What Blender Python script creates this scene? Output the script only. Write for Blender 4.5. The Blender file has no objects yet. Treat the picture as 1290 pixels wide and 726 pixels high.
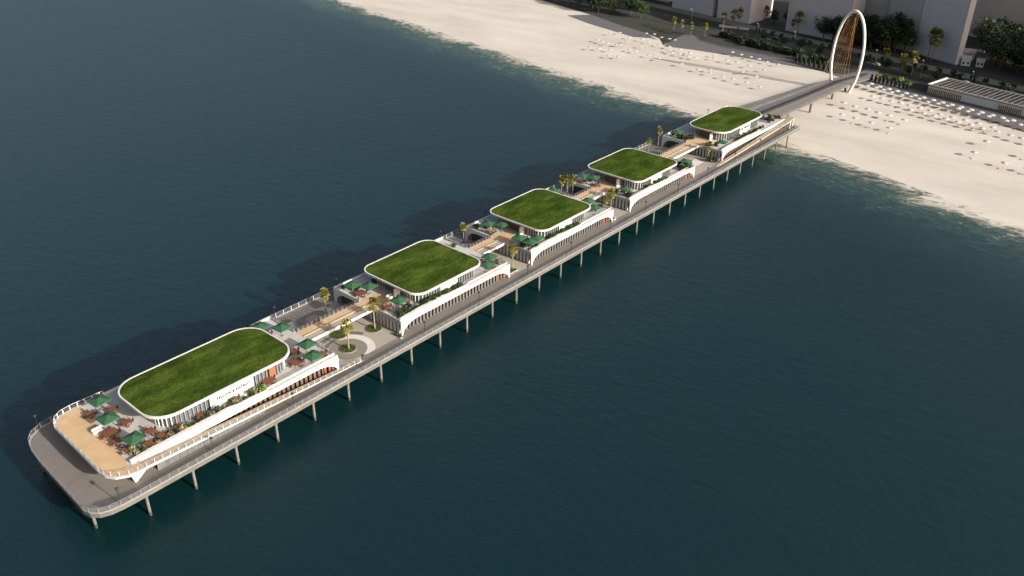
import bpy, math, random
from mathutils import Vector, Matrix
R = math.radians
random.seed(7)
S = bpy.context.scene
COL = S.collection
# ------------------------------------------------------------------ camera
cd = bpy.data.cameras.new('camera'); cam = bpy.data.objects.new('camera', cd); COL.objects.link(cam)
cd.sensor_width = 36.0; cd.sensor_fit = 'HORIZONTAL'; cd.lens = 1094.34 / 1290 * 36
cd.clip_start = 1.0; cd.clip_end = 20000
rx, dn, fw = Vector((.65349932, -.75689763, .00667954)), Vector((-.36481535, -.32268608, -.87337475)), Vector((.66321067, .56831301, -.48700301))
m = Matrix.Identity(4)
for i in range(3):
    m[i][0] = rx[i]; m[i][1] = -dn[i]; m[i][2] = -fw[i]
m.translation = (-50.39, -135.41, 122.16)
cam.matrix_world = m
S.camera = cam
# ------------------------------------------------------------------ sky, sun, exposure
SUN_EL = R(20.5); SUN_AZ = math.atan2(.08, -1)          # direction towards the sun: (0.08, -1)
w = bpy.data.worlds.new('World'); S.world = w; w.use_nodes = True
nt = w.node_tree; nt.nodes.clear()
wo = nt.nodes.new('ShaderNodeOutputWorld'); bg = nt.nodes.new('ShaderNodeBackground'); sky = nt.nodes.new('ShaderNodeTexSky')
sky.sky_type = 'NISHITA'; sky.sun_disc = False; sky.sun_elevation = SUN_EL; sky.sun_rotation = SUN_AZ
sky.air_density = 1.0; sky.dust_density = 6.0; sky.ozone_density = .3
bg.inputs[1].default_value = .085
nt.links.new(sky.outputs[0], bg.inputs[0]); nt.links.new(bg.outputs[0], wo.inputs[0])
sl = bpy.data.lights.new('sun', 'SUN'); so = bpy.data.objects.new('sun', sl); COL.objects.link(so)
sl.energy = 4.2; sl.angle = R(.5); sl.color = (1, .945, .87)
sd = Vector((.08 * math.cos(SUN_EL), -math.cos(SUN_EL), math.sin(SUN_EL)))
so.rotation_euler = sd.to_track_quat('Z', 'Y').to_euler(); so.location = (100, -200, 150)
S.view_settings.view_transform = 'Standard'; S.view_settings.look = 'None'
S.view_settings.gamma = 1; S.view_settings.use_curve_mapping = False
S.view_settings.exposure = 1.2

# ------------------------------------------------------------------ materials
def mat(name, col, rough=.7, col2=None, scale=1.0, bump=0.0, bscale=None, spec=.3, metal=0.0, island=False, detail=4, stretch=None, trans=0.0):
    mt = bpy.data.materials.new(name); mt.use_nodes = True
    n = mt.node_tree; b = n.nodes['Principled BSDF']
    b.inputs['Roughness'].default_value = rough; b.inputs['Specular IOR Level'].default_value = spec
    b.inputs['Metallic'].default_value = metal
    c4 = (*col, 1)
    b.inputs['Base Color'].default_value = c4
    if trans: b.inputs['Transmission Weight'].default_value = trans
    if col2 is not None or bump:
        tc = n.nodes.new('ShaderNodeTexCoord'); mp = n.nodes.new('ShaderNodeMapping')
        n.links.new(tc.outputs['Object'], mp.inputs[0])
        if stretch: mp.inputs['Scale'].default_value = stretch
    if col2 is not None:
        rp = n.nodes.new('ShaderNodeValToRGB')
        rp.color_ramp.elements[0].color = c4; rp.color_ramp.elements[1].color = (*col2, 1)
        rp.color_ramp.elements[0].position = .32; rp.color_ramp.elements[1].position = .68
        if island:
            g = n.nodes.new('ShaderNodeNewGeometry'); n.links.new(g.outputs['Random Per Island'], rp.inputs[0])
            rp.color_ramp.elements[0].position = 0; rp.color_ramp.elements[1].position = 1
        else:
            t = n.nodes.new('ShaderNodeTexNoise'); t.inputs['Scale'].default_value = scale; t.inputs['Detail'].default_value = detail
            t.inputs['Roughness'].default_value = .62
            n.links.new(mp.outputs[0], t.inputs['Vector']); n.links.new(t.outputs[0], rp.inputs[0])
        n.links.new(rp.outputs[0], b.inputs['Base Color'])
    if bump:
        t2 = n.nodes.new('ShaderNodeTexNoise'); t2.inputs['Scale'].default_value = bscale or scale * 6; t2.inputs['Detail'].default_value = 4
        n.links.new(mp.outputs[0], t2.inputs['Vector'])
        bp = n.nodes.new('ShaderNodeBump'); bp.inputs['Strength'].default_value = bump; bp.inputs['Distance'].default_value = .3
        n.links.new(t2.outputs[0], bp.inputs['Height']); n.links.new(bp.outputs[0], b.inputs['Normal'])
    return mt

def brick_mat(name, col, col2, mortar, bw, bh, rough=.8, msize=.02, rot=0.0):
    mt = bpy.data.materials.new(name); mt.use_nodes = True
    n = mt.node_tree; b = n.nodes['Principled BSDF']; b.inputs['Roughness'].default_value = rough; b.inputs['Specular IOR Level'].default_value = .955
    tc = n.nodes.new('ShaderNodeTexCoord'); mp = n.nodes.new('ShaderNodeMapping'); n.links.new(tc.outputs['Object'], mp.inputs[0])
    mp.inputs['Rotation'].default_value = (0, 0, rot)
    br = n.nodes.new('ShaderNodeTexBrick'); n.links.new(mp.outputs[0], br.inputs[0])
    br.inputs['Color1'].default_value = (*col, 1); br.inputs['Color2'].default_value = (*col2, 1); br.inputs['Mortar'].default_value = (*mortar, 1)
    br.inputs['Scale'].default_value = 1; br.inputs['Mortar Size'].default_value = msize
    br.inputs['Brick Width'].default_value = bw; br.inputs['Row Height'].default_value = bh
    t = n.nodes.new('ShaderNodeTexNoise'); t.inputs['Scale'].default_value = .35; t.inputs['Detail'].default_value = 5
    n.links.new(mp.outputs[0], t.inputs['Vector'])
    mr = n.nodes.new('ShaderNodeMapRange'); mr.inputs[3].default_value = .75; mr.inputs[4].default_value = 1.22; n.links.new(t.outputs[0], mr.inputs[0])
    mx = n.nodes.new('ShaderNodeVectorMath'); mx.operation = 'SCALE'
    n.links.new(br.outputs[0], mx.inputs[0]); n.links.new(mr.outputs[0], mx.inputs['Scale']); n.links.new(mx.outputs[0], b.inputs['Base Color'])
    return mt

M = {}
M['white'] = mat('white_render', (.54, .525, .50), .55, (.48, .467, .445), .25, spec=.3)
M['rimwhite'] = mat('white_rim_paint', (.48, .47, .44), .5, (.43, .42, .395), .3)
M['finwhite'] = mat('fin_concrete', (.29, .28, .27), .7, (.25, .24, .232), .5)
M['pale'] = mat('pale_concrete', (.40, .39, .38), .8, (.33, .32, .31), .4)
M['concrete'] = mat('pier_concrete', (.108, .106, .100), .85, (.082, .08, .076), .35, bump=.15)
M['pile'] = mat('pile_concrete', (.15, .146, .136), .85, (.10, .098, .09), .8)
M['deck'] = brick_mat('deck_paving', (.128, .112, .100), (.114, .100, .090), (.09, .08, .073), 1.2, .6)
M['road'] = mat('deck_asphalt', (.088, .084, .084), .85, (.076, .073, .074), .4)
M['taupe'] = mat('taupe_paving', (.168, .150, .132), .85, (.15, .134, .118), .8)
M['beige'] = mat('beige_paving', (.27, .245, .208), .85, (.24, .22, .187), .6)
M['palepave'] = mat('pale_paving', (.46, .435, .41), .8, (.42, .395, .375), .6)
M['greypave'] = mat('grey_paving', (.105, .098, .098), .85, (.092, .087, .087), .8)
M['terrace'] = brick_mat('terrace_tiles', (.37, .352, .345), (.345, .328, .322), (.28, .267, .262), 1.2, 1.2, msize=.015)
M['tan'] = brick_mat('tan_planks', (.42, .285, .155), (.39, .26, .14), (.31, .205, .11), 3.2, .3, msize=.012)
M['ramp'] = brick_mat('ramp_planks', (.27, .228, .168), (.25, .21, .155), (.20, .17, .125), .3, 3.0, msize=.01)
M['grassroof'] = None
M['glass'] = mat('dark_glazing', (.035, .042, .05), .08, spec=.6)
M['glass2'] = mat('grey_glazing', (.10, .115, .125), .1, (.07, .08, .09), .8, spec=.6)
M['railglass'] = mat('rail_glass', (.45, .47, .48), .25, spec=.5)
M['railglass'].node_tree.nodes['Principled BSDF'].inputs['Alpha'].default_value = .28
M['wood'] = mat('brown_timber', (.15, .060, .030), .55, (.11, .045, .024), 2.0)
M['orange'] = mat('orange_panel', (.20, .085, .045), .6, (.16, .068, .038), 1.5)
M['brownpanel'] = mat('brown_screen', (.105, .068, .050), .7, (.12, .07, .05), 1.0)
M['darkmetal'] = mat('dark_metal', (.02, .02, .022), .45)
M['greymetal'] = mat('grey_metal', (.20, .20, .205), .5)
M['green'] = mat('green_canvas', (.024, .082, .036), .75, (.019, .066, .030), .8)
M['canvas'] = mat('white_canvas', (.47, .445, .415), .8, (.43, .41, .38), 1)
M['pink'] = mat('pink_canvas', (.72, .55, .50), .8)
M['trunk'] = mat('palm_trunk', (.22, .17, .115), .9, (.14, .11, .075), 3)
M['bark'] = mat('bark', (.09, .065, .045), .95, (.06, .045, .03), 3)
M['frond'] = mat('palm_frond', (.028, .045, .010), .55, (.24, .20, .032), island=True, spec=.4)
M['leaf'] = mat('broad_leaf', (.014, .030, .008), .6, (.050, .085, .018), island=True)
M['leafdark'] = mat('dark_leaf', (.008, .018, .007), .6, (.026, .044, .015), island=True)
M['leaflime'] = mat('lime_leaf', (.10, .20, .012), .6, (.24, .36, .03), island=True)
M['flower'] = mat('dry_leaf', (.05, .055, .02), .7, (.26, .20, .12), island=True)
M['lawn'] = mat('lawn', (.026, .046, .011), .9, (.042, .070, .016), 1.2, bump=.3)
M['ramp_shade'] = mat('ramp_shade', (.06, .045, .032), .95, (.04, .03, .022), 1)  # shade beneath the landward ramp, put into a dark brown
M['cable'] = mat('orange_cable', (.34, .165, .05), .5, (.28, .13, .04), 1)
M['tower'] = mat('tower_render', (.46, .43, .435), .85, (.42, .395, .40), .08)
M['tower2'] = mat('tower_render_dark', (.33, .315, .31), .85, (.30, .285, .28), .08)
M['asphalt'] = mat('boulevard_asphalt', (.036, .035, .038), .9, (.028, .027, .03), .15)
M['promenade'] = mat('promenade_paving', (.105, .099, .107), .85, (.088, .083, .09), .25)
M['footway'] = mat('footway_paving', (.135, .125, .124), .85, (.11, .102, .10), .3)
M['verge'] = mat('verge_grass', (.018, .030, .010), .95, (.032, .046, .014), .35, bump=.3)
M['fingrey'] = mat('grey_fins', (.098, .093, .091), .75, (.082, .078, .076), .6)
M['fingrey2'] = mat('kerb_concrete', (.25, .245, .235), .8, (.21, .205, .197), .6)
M['mullion'] = mat('grey_mullion', (.17, .168, .165), .6, (.14, .138, .136), .5)
M['groundshade'] = mat('town_ground', (.036, .033, .034), .95, (.018, .024, .011), .06, detail=7)  # darkened so that the colour carries the shadow over this ground
M['signwhite'] = mat('sign_wall_render', (.43, .415, .395), .7, (.40, .387, .37), .4)
M['chairwood'] = mat('chair_timber', (.085, .040, .027), .6, (.06, .03, .022), 2.0)
M['picket'] = mat('pale_yellow_timber', (.52, .46, .32), .8, (.45, .40, .28), 1.0)
M['paint'] = mat('road_paint', (.6, .6, .58), .7)
M['redtowel'] = mat('red_towel', (.28, .18, .15), .9)
M['tantowel'] = mat('tan_towel', (.45, .30, .15), .9)
M['roofred'] = mat('pale_roof_tiles', (.42, .38, .36), .8, (.36, .32, .30), .8)
M['blue'] = mat('blue_panel', (.03, .06, .16), .5)
M['carwhite'] = mat('car_paint_pale', (.6, .6, .6), .3, spec=.6)
M['cardark'] = mat('car_paint_dark', (.03, .035, .05), .3, spec=.6)
M['tyre'] = mat('tyre_rubber', (.02, .02, .02), .9)
M['letters'] = mat('sign_letters', (.02, .02, .025), .6)

def pile_mat():
    mt = mat('pile_concrete_tide', (.135, .132, .125), .85, (.095, .093, .086), .8); n = mt.node_tree; b = n.nodes['Principled BSDF']; src = b.inputs['Base Color'].links[0].from_socket
    tc = n.nodes.new('ShaderNodeTexCoord'); sp = n.nodes.new('ShaderNodeSeparateXYZ'); n.links.new(tc.outputs['Object'], sp.inputs[0])
    t = n.nodes.new('ShaderNodeTexNoise'); t.inputs['Scale'].default_value = 2.5; n.links.new(tc.outputs['Object'], t.inputs['Vector'])
    ad = n.nodes.new('ShaderNodeMath'); ad.operation = 'MULTIPLY_ADD'; ad.inputs[1].default_value = -1.2; n.links.new(t.outputs[0], ad.inputs[0]); n.links.new(sp.outputs[2], ad.inputs[2])
    mr = n.nodes.new('ShaderNodeMapRange'); mr.inputs[1].default_value = .1; mr.inputs[2].default_value = .55; n.links.new(ad.outputs[0], mr.inputs[0])
    mx = n.nodes.new('ShaderNodeMix'); mx.data_type = 'RGBA'; n.links.new(mr.outputs[0], mx.inputs[0]); mx.inputs[6].default_value = (.035, .04, .03, 1); n.links.new(src, mx.inputs[7]); n.links.new(mx.outputs[2], b.inputs['Base Color'])
    return mt
M['pile'] = pile_mat()
def grass_roof():
    mt = bpy.data.materials.new('roof_grass'); mt.use_nodes = True
    n = mt.node_tree; b = n.nodes['Principled BSDF']; b.inputs['Roughness'].default_value = .95; b.inputs['Specular IOR Level'].default_value = 0
    tc = n.nodes.new('ShaderNodeTexCoord'); mp = n.nodes.new('ShaderNodeMapping'); mp.inputs['Scale'].default_value = (.55, 1.25, 1); mp.inputs['Rotation'].default_value = (0, 0, .5)
    oi = n.nodes.new('ShaderNodeObjectInfo'); ad = n.nodes.new('ShaderNodeVectorMath'); ad.operation = 'ADD'
    n.links.new(tc.outputs['Object'], ad.inputs[0]); n.links.new(oi.outputs['Location'], ad.inputs[1]); n.links.new(ad.outputs[0], mp.inputs[0])
    t1 = n.nodes.new('ShaderNodeTexNoise'); t1.inputs['Scale'].default_value = .20; t1.inputs['Detail'].default_value = 9; t1.inputs['Roughness'].default_value = .68
    t2 = n.nodes.new('ShaderNodeTexNoise'); t2.inputs['Scale'].default_value = 2.6; t2.inputs['Detail'].default_value = 6; t2.inputs['Roughness'].default_value = .7
    n.links.new(mp.outputs[0], t1.inputs['Vector']); n.links.new(mp.outputs[0], t2.inputs['Vector'])
    mx = n.nodes.new('ShaderNodeMath'); mx.operation = 'MULTIPLY_ADD'; mx.inputs[1].default_value = .45
    sc = n.nodes.new('ShaderNodeMath'); sc.operation = 'MULTIPLY'; sc.inputs[1].default_value = .55
    n.links.new(t1.outputs[0], sc.inputs[0]); n.links.new(t2.outputs[0], mx.inputs[0]); n.links.new(sc.outputs[0], mx.inputs[2])
    rp = n.nodes.new('ShaderNodeValToRGB'); e = rp.color_ramp.elements
    e[0].position = .42; e[0].color = (.018, .033, .006, 1); e[1].position = .585; e[1].color = (.066, .090, .017, 1)
    k = e.new(.5); k.color = (.034, .056, .009, 1)
    n.links.new(mx.outputs[0], rp.inputs[0]); n.links.new(rp.outputs[0], b.inputs['Base Color'])
    bp = n.nodes.new('ShaderNodeBump'); bp.inputs['Strength'].default_value = .5; bp.inputs['Distance'].default_value = .25
    n.links.new(t2.outputs[0], bp.inputs['Height']); n.links.new(bp.outputs[0], b.inputs['Normal'])
    return mt
M['grassroof'] = grass_roof()

# ------------------------------------------------------------------ mesh builder
class MB:
    def __init__(s): s.v = []; s.f = []
    def add(s, vs, fs):
        o = len(s.v); s.v += [tuple(v) for v in vs]; s.f += [tuple(i + o for i in f) for f in fs]; return s
    def box(s, x0, x1, y0, y1, z0, z1):
        return s.add([(x0, y0, z0), (x1, y0, z0), (x1, y1, z0), (x0, y1, z0), (x0, y0, z1), (x1, y0, z1), (x1, y1, z1), (x0, y1, z1)],
                     [(3, 2, 1, 0), (4, 5, 6, 7), (0, 1, 5, 4), (1, 2, 6, 5), (2, 3, 7, 6), (3, 0, 4, 7)])
    def prism(s, poly, z0, z1, top=True, bottom=True):
        n = len(poly); a = sum(poly[i][0] * poly[(i + 1) % n][1] - poly[(i + 1) % n][0] * poly[i][1] for i in range(n))
        if a < 0: poly = poly[::-1]
        f = [(i, (i + 1) % n, n + (i + 1) % n, n + i) for i in range(n)]
        if top: f.append(tuple(range(n, 2 * n)))
        if bottom: f.append(tuple(range(n - 1, -1, -1)))
        return s.add([(x, y, z0) for x, y in poly] + [(x, y, z1) for x, y in poly], f)
    def ring(s, outer, inner, z0, z1):          # same point count
        n = len(outer); v = [(x, y, z) for z in (z0, z1) for pl in (outer, inner) for x, y in pl]; f = []
        for i in range(n):
            j = (i + 1) % n
            f += [(i, j, 2 * n + j, 2 * n + i), (n + j, n + i, 3 * n + i, 3 * n + j), (2 * n + i, 2 * n + j, 3 * n + j, 3 * n + i), (j, i, n + i, n + j)]
        return s.add(v, f)
    def xz(s, prof, y0, y1):                    # profile in x,z extruded along y
        n = len(prof); f = [(i, (i + 1) % n, n + (i + 1) % n, n + i) for i in range(n)] + [tuple(range(n - 1, -1, -1)), tuple(range(n, 2 * n))]
        return s.add([(x, y0, z) for x, z in prof] + [(x, y1, z) for x, z in prof], f)
    def yz(s, prof, x0, x1):
        n = len(prof); f = [(i, (i + 1) % n, n + (i + 1) % n, n + i) for i in range(n)] + [tuple(range(n - 1, -1, -1)), tuple(range(n, 2 * n))]
        return s.add([(x0, y, z) for y, z in prof] + [(x1, y, z) for y, z in prof], f)
    def tube(s, path, rad, n=6, cap=True):
        path = [Vector(p) for p in path]; rads = rad if isinstance(rad, (list, tuple)) else [rad] * len(path)
        v = []; k = len(path)
        for i, p in enumerate(path):
            d = (path[min(i + 1, k - 1)] - path[max(i - 1, 0)]).normalized()
            u = d.cross(Vector((0, 0, 1)))
            if u.length < .05: u = Vector((1, 0, 0)) if abs(d.x) < .9 else Vector((0, 1, 0)); u = (u - d * u.dot(d))
            u.normalize(); q = d.cross(u)
            for j in range(n):
                a = 2 * math.pi * j / n; v.append(p + (u * math.cos(a) + q * math.sin(a)) * rads[i])
        f = [(i * n + j, i * n + (j + 1) % n, (i + 1) * n + (j + 1) % n, (i + 1) * n + j) for i in range(k - 1) for j in range(n)]
        if cap: f += [tuple(range(n - 1, -1, -1)), tuple(range((k - 1) * n, k * n))]
        return s.add(v, f)
    def hoop(s, path, rad, n=12):               # tube along a planar curve, frame carried along
        path = [Vector(p) for p in path]; k = len(path); nrm = (path[k // 2] - path[0]).cross(path[-1] - path[0]).normalized(); v = []
        for i, p in enumerate(path):
            d = (path[min(i + 1, k - 1)] - path[max(i - 1, 0)]).normalized(); q = d.cross(nrm)
            for j in range(n):
                a = 2 * math.pi * j / n; v.append(p + (nrm * math.cos(a) + q * math.sin(a)) * rad)
        f = [(i * n + j, i * n + (j + 1) % n, (i + 1) * n + (j + 1) % n, (i + 1) * n + j) for i in range(k - 1) for j in range(n)]
        return s.add(v, f + [tuple(range(n - 1, -1, -1)), tuple(range((k - 1) * n, k * n))])
    def lathe(s, prof, n=10, cx=0, cy=0):       # prof (r, z) from bottom to top
        v = []; k = len(prof)
        for r, z in prof:
            for j in range(n):
                a = 2 * math.pi * j / n; v.append((cx + r * math.cos(a), cy + r * math.sin(a), z))
        f = [(i * n + j, i * n + (j + 1) % n, (i + 1) * n + (j + 1) % n, (i + 1) * n + j) for i in range(k - 1) for j in range(n)]
        f += [tuple(range(n - 1, -1, -1)), tuple(range((k - 1) * n, k * n))]
        return s.add(v, f)
    def sheet(s, poly, z):
        n = len(poly); a = sum(poly[i][0] * poly[(i + 1) % n][1] - poly[(i + 1) % n][0] * poly[i][1] for i in range(n))
        if a < 0: poly = poly[::-1]
        return s.add([(x, y, z) for x, y in poly], [tuple(range(n))])
    def build(s, name, material, parent=None, smooth=False, world=True, off=None):
        me = bpy.data.meshes.new(name)
        if off is None: off = Vector(parent.location) if parent is not None and world else Vector((0, 0, 0))
        me.from_pydata([(v[0] - off[0], v[1] - off[1], v[2] - off[2]) for v in s.v], [], s.f); me.update()
        if smooth:
            for p in me.polygons: p.use_smooth = True
        me.materials.append(material)
        o = bpy.data.objects.new(name, me); COL.objects.link(o)
        if parent is not None: o.parent = parent
        return o

def tag(o, label=None, cat=None, group=None, kind=None):
    if label: o['label'] = label
    if cat: o['category'] = cat
    if group: o['group'] = group
    if kind: o['kind'] = kind
    return o
def thing(name, label, cat, loc, group=None):
    o = bpy.data.objects.new(name, None); o.empty_display_size = .5; COL.objects.link(o); o.location = loc
    return tag(o, label, cat, group)
def struct(name, mb, m, **k): return tag(mb.build(name, m, **k), kind='structure')
def copy_tree(o, parent=None):
    c = o.copy(); COL.objects.link(c)
    if parent is not None: c.parent = parent
    for ch in list(o.children): copy_tree(ch, c)
    return c
USED = set()
def place(proto, loc, rz=0, scale=1, label=None, group=None):
    if proto.name not in USED and len(proto.children) >= 0 and proto.get('_p', 1) and proto.name not in USED:
        USED.add(proto.name); o = proto
    else: o = copy_tree(proto)
    o.location = loc; o.rotation_euler = (0, 0, rz); o.scale = (scale,) * 3 if not isinstance(scale, tuple) else scale
    if label: o['label'] = label
    if group: o['group'] = group
    return o
def rrect(x0, x1, y0, y1, r, n=8):
    p = []
    for cx, cy, a0 in ((x1 - r, y1 - r, 0), (x0 + r, y1 - r, 90), (x0 + r, y0 + r, 180), (x1 - r, y0 + r, 270)):
        for i in range(n + 1):
            a = R(a0 + 90 * i / n); p.append((cx + r * math.cos(a), cy + r * math.sin(a)))
    return p
def circ(cx, cy, r, n=32, a0=0, a1=360):
    return [(cx + r * math.cos(R(a0 + (a1 - a0) * i / n)), cy + r * math.sin(R(a0 + (a1 - a0) * i / n))) for i in range(n if a1 - a0 == 360 else n + 1)]
ORD = ['first', 'second', 'third', 'fourth', 'fifth', 'sixth', 'seventh', 'eighth', 'ninth', 'tenth', 'eleventh', 'twelfth', 'thirteenth', 'fourteenth', 'fifteenth',
       'sixteenth', 'seventeenth', 'eighteenth', 'nineteenth', 'twentieth'] + ['twenty-' + q for q in ('first', 'second', 'third', 'fourth', 'fifth', 'sixth', 'seventh', 'eighth', 'ninth')] + ['thirtieth'] + ['thirty-' + q for q in ('first', 'second', 'third', 'fourth', 'fifth', 'sixth', 'seventh', 'eighth', 'ninth')]

# ------------------------------------------------------------------ ground sheet and sea
SH = [(-6000, -900), (-1200, 60), (-300, 215), (-93, 261), (-4, 285), (55, 297), (131, 308), (371, 353), (800, 430), (2000, 640), (7000, 1500)]
def shore_x(y):
    for (a, xa), (b, xb) in zip(SH, SH[1:]):
        if y <= b: return xa + (xb - xa) * (y - a) / (b - a)
    return SH[-1][1]
def gz(x, y):
    d = x - shore_x(y)
    if d < -120: return -6.0
    if d < 0: return max(-6.0, d * .05)
    if d < 25: return d * .06
    if d < 60: return 1.5 + (d - 25) * .02
    return 2.2
ys = [-6000, -2500, -1200, -600] + list(range(-300, 400, 12)) + [430, 500, 650, 800, 1200, 2000, 4000, 7000]
ds = [-7000, -1000, -300, -120, -60, -30, -15, -6, 0, 6, 12, 25, 40, 60, 90, 130, 400, 1500, 7000]
g = MB()
for y in ys:
    for d in ds:
        x = shore_x(y) + d; g.v.append((x, y, gz(x, y)))
n = len(ds)
for i in range(len(ys) - 1):
    for j in range(n - 1): g.f.append((i * n + j, i * n + j + 1, (i + 1) * n + j + 1, (i + 1) * n + j))
def sand_mat():
    mt = bpy.data.materials.new('beach_sand'); mt.use_nodes = True
    n = mt.node_tree; b = n.nodes['Principled BSDF']; b.inputs['Roughness'].default_value = .95; b.inputs['Specular IOR Level'].default_value = .1
    tc = n.nodes.new('ShaderNodeTexCoord')
    t1 = n.nodes.new('ShaderNodeTexNoise'); t1.inputs['Scale'].default_value = .06; t1.inputs['Detail'].default_value = 8; t1.inputs['Roughness'].default_value = .65
    mp = n.nodes.new('ShaderNodeMapping'); mp.inputs['Rotation'].default_value = (0, 0, -.2); mp.inputs['Scale'].default_value = (1, .3, 1)
    n.links.new(tc.outputs['Object'], mp.inputs[0]); n.links.new(mp.outputs[0], t1.inputs['Vector'])
    rp = n.nodes.new('ShaderNodeValToRGB'); e = rp.color_ramp.elements
    e[0].position = .3; e[0].color = (.375, .345, .305, 1); e[1].position = .7; e[1].color = (.49, .455, .41, 1)
    n.links.new(t1.outputs[0], rp.inputs[0]); n.links.new(rp.outputs[0], b.inputs['Base Color'])
    t2 = n.nodes.new('ShaderNodeTexNoise'); t2.inputs['Scale'].default_value = .9; t2.inputs['Detail'].default_value = 5
    n.links.new(tc.outputs['Object'], t2.inputs['Vector'])
    bp = n.nodes.new('ShaderNodeBump'); bp.inputs['Strength'].default_value = .35; bp.inputs['Distance'].default_value = .12
    n.links.new(t2.outputs[0], bp.inputs['Height']); n.links.new(bp.outputs[0], b.inputs['Normal'])
    return mt
struct('beach_sand', g, sand_mat(), smooth=True)

wv = MB(); dep = []
dw = [-60, -20, -8, 0, 5, 10, 18, 28, 45, 80, 150, 300, 800, 2500, 8000]
for y in ys:
    for d in dw:
        x = shore_x(y) - d; wv.v.append((x, y, 0.0)); dep.append(float(d))
n = len(dw)
for i in range(len(ys) - 1):
    for j in range(n - 1): wv.f.append((i * n + j, (i + 1) * n + j, (i + 1) * n + j + 1, i * n + j + 1))
def water_mat():
    mt = bpy.data.materials.new('sea_water'); mt.use_nodes = True
    n = mt.node_tree; b = n.nodes['Principled BSDF']; L = n.links.new
    b.inputs['Roughness'].default_value = .38; b.inputs['IOR'].default_value = 1.45; b.inputs['Specular IOR Level'].default_value = .48
    tc = n.nodes.new('ShaderNodeTexCoord'); at = n.nodes.new('ShaderNodeAttribute'); at.attribute_name = 'offshore'
    def noise(scale, detail, rough=.6, st=(1, 1, 1), rot=0, dist=0):
        mp = n.nodes.new('ShaderNodeMapping'); mp.inputs['Scale'].default_value = st; mp.inputs['Rotation'].default_value = (0, 0, rot)
        L(tc.outputs['Object'], mp.inputs[0]); t = n.nodes.new('ShaderNodeTexNoise'); t.inputs['Scale'].default_value = scale
        t.inputs['Detail'].default_value = detail; t.inputs['Roughness'].default_value = rough; t.inputs['Distortion'].default_value = dist
        L(mp.outputs[0], t.inputs['Vector']); return t.outputs[0]
    def math2(op, a, b_, c=None):
        q = n.nodes.new('ShaderNodeMath'); q.operation = op
        for i, s in enumerate((a, b_, c)):
            if s is None: continue
            if isinstance(s, (int, float)): q.inputs[i].default_value = s
            else: L(s, q.inputs[i])
        return q.outputs[0]
    big = noise(.045, 4, .6, (1.3, .8, 1), .35, .8); fine = noise(.26, 10, .78, (1.5, .6, 1), .9, 1.5)
    dd = math2('MULTIPLY_ADD', math2('SUBTRACT', fine, .5), 72, math2('MULTIPLY_ADD', math2('SUBTRACT', big, .5), 30, at.outputs['Fac']))
    mr = n.nodes.new('ShaderNodeMapRange'); mr.interpolation_type = 'SMOOTHSTEP'; mr.inputs[1].default_value = 0; mr.inputs[2].default_value = 15; L(dd, mr.inputs[0])
    L(mr.outputs[0], b.inputs['Alpha'])
    rp = n.nodes.new('ShaderNodeValToRGB'); e = rp.color_ramp.elements
    sc = math2('DIVIDE', dd, 60.0)
    e[0].position = 0; e[0].color = (.13, .16, .115, 1); e[1].position = 1; e[1].color = (.0004, .0128, .0152, 1)
    for p, c in ((.10, (.046, .080, .060, 1)), (.24, (.022, .050, .042, 1)), (.50, (.006, .023, .026, 1))):
        k = e.new(p); k.color = c
    L(sc, rp.inputs[0])
    fo = noise(.30, 8, .75, (1.6, .5, 1), .5, 2.0)
    f1 = n.nodes.new('ShaderNodeMapRange'); f1.interpolation_type = 'SMOOTHSTEP'; f1.inputs[1].default_value = .54; f1.inputs[2].default_value = .66; L(fo, f1.inputs[0])
    f2 = n.nodes.new('ShaderNodeMapRange'); f2.interpolation_type = 'SMOOTHSTEP'; f2.inputs[1].default_value = 34; f2.inputs[2].default_value = 4; L(dd, f2.inputs[0])
    fm = n.nodes.new('ShaderNodeMix'); fm.data_type = 'RGBA'; L(math2('MULTIPLY', math2('MULTIPLY', f1.outputs[0], f2.outputs[0]), .85), fm.inputs[0])
    L(rp.outputs[0], fm.inputs[6]); fm.inputs[7].default_value = (.40, .38, .33, 1); L(fm.outputs[2], b.inputs['Base Color'])
    w1 = noise(.34, 4, .6, (1, .5, 1), .6); w2 = noise(1.5, 4, .6, (1, .6, 1), .5); w3 = noise(.012, 3)
    hh = math2('MULTIPLY_ADD', w2, .35, w1)
    bp = n.nodes.new('ShaderNodeBump'); bp.inputs['Distance'].default_value = .95
    L(math2('MULTIPLY_ADD', w3, .35, .12), bp.inputs['Strength']); L(hh, bp.inputs['Height']); L(bp.outputs[0], b.inputs['Normal'])
    return mt
sea = struct('sea_water', wv, water_mat())
at = sea.data.attributes.new('offshore', 'FLOAT', 'POINT'); at.data.foreach_set('value', dep)

# ------------------------------------------------------------------ shore-side paving (strips follow s = x - 0.2 y)
def strip(name, s0, s1, y0, y1, z, m, z0=None, extra=None):
    pts = [(s0 + .2 * y, y) for y in (y0, y1)] + [(s1 + .2 * y, y) for y in (y1, y0)]
    b = MB()
    b.prism(pts, z0 if z0 is not None else z - .3, z)
    return struct(name, b, m)
prom = [(351, -110), (359, -69), (373, -29), (381, 2), (388, 20), (394, 36), (392, 60), (390.5, 87), (388, 108), (384, 124), (392, 127), (418, 131), (418, 124), (409, 117), (404.5, 100), (404, 80), (403.5, 64), (397.5, 48), (392.5, 31), (400, 11), (394, 0), (387, -23), (379, -64), (370, -110)]
struct('promenade', MB().prism(prom, 1.9, 2.35), M['promenade'])
kb = MB()
ke = [(404.2, 13), (394.2, .5), (387.2, -23), (379.2, -64)]; kl = [(392.8, 31), (397.8, 48), (403.8, 64), (404.3, 80), (404.8, 100), (409.2, 116.8), (418, 123.6)]
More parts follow.
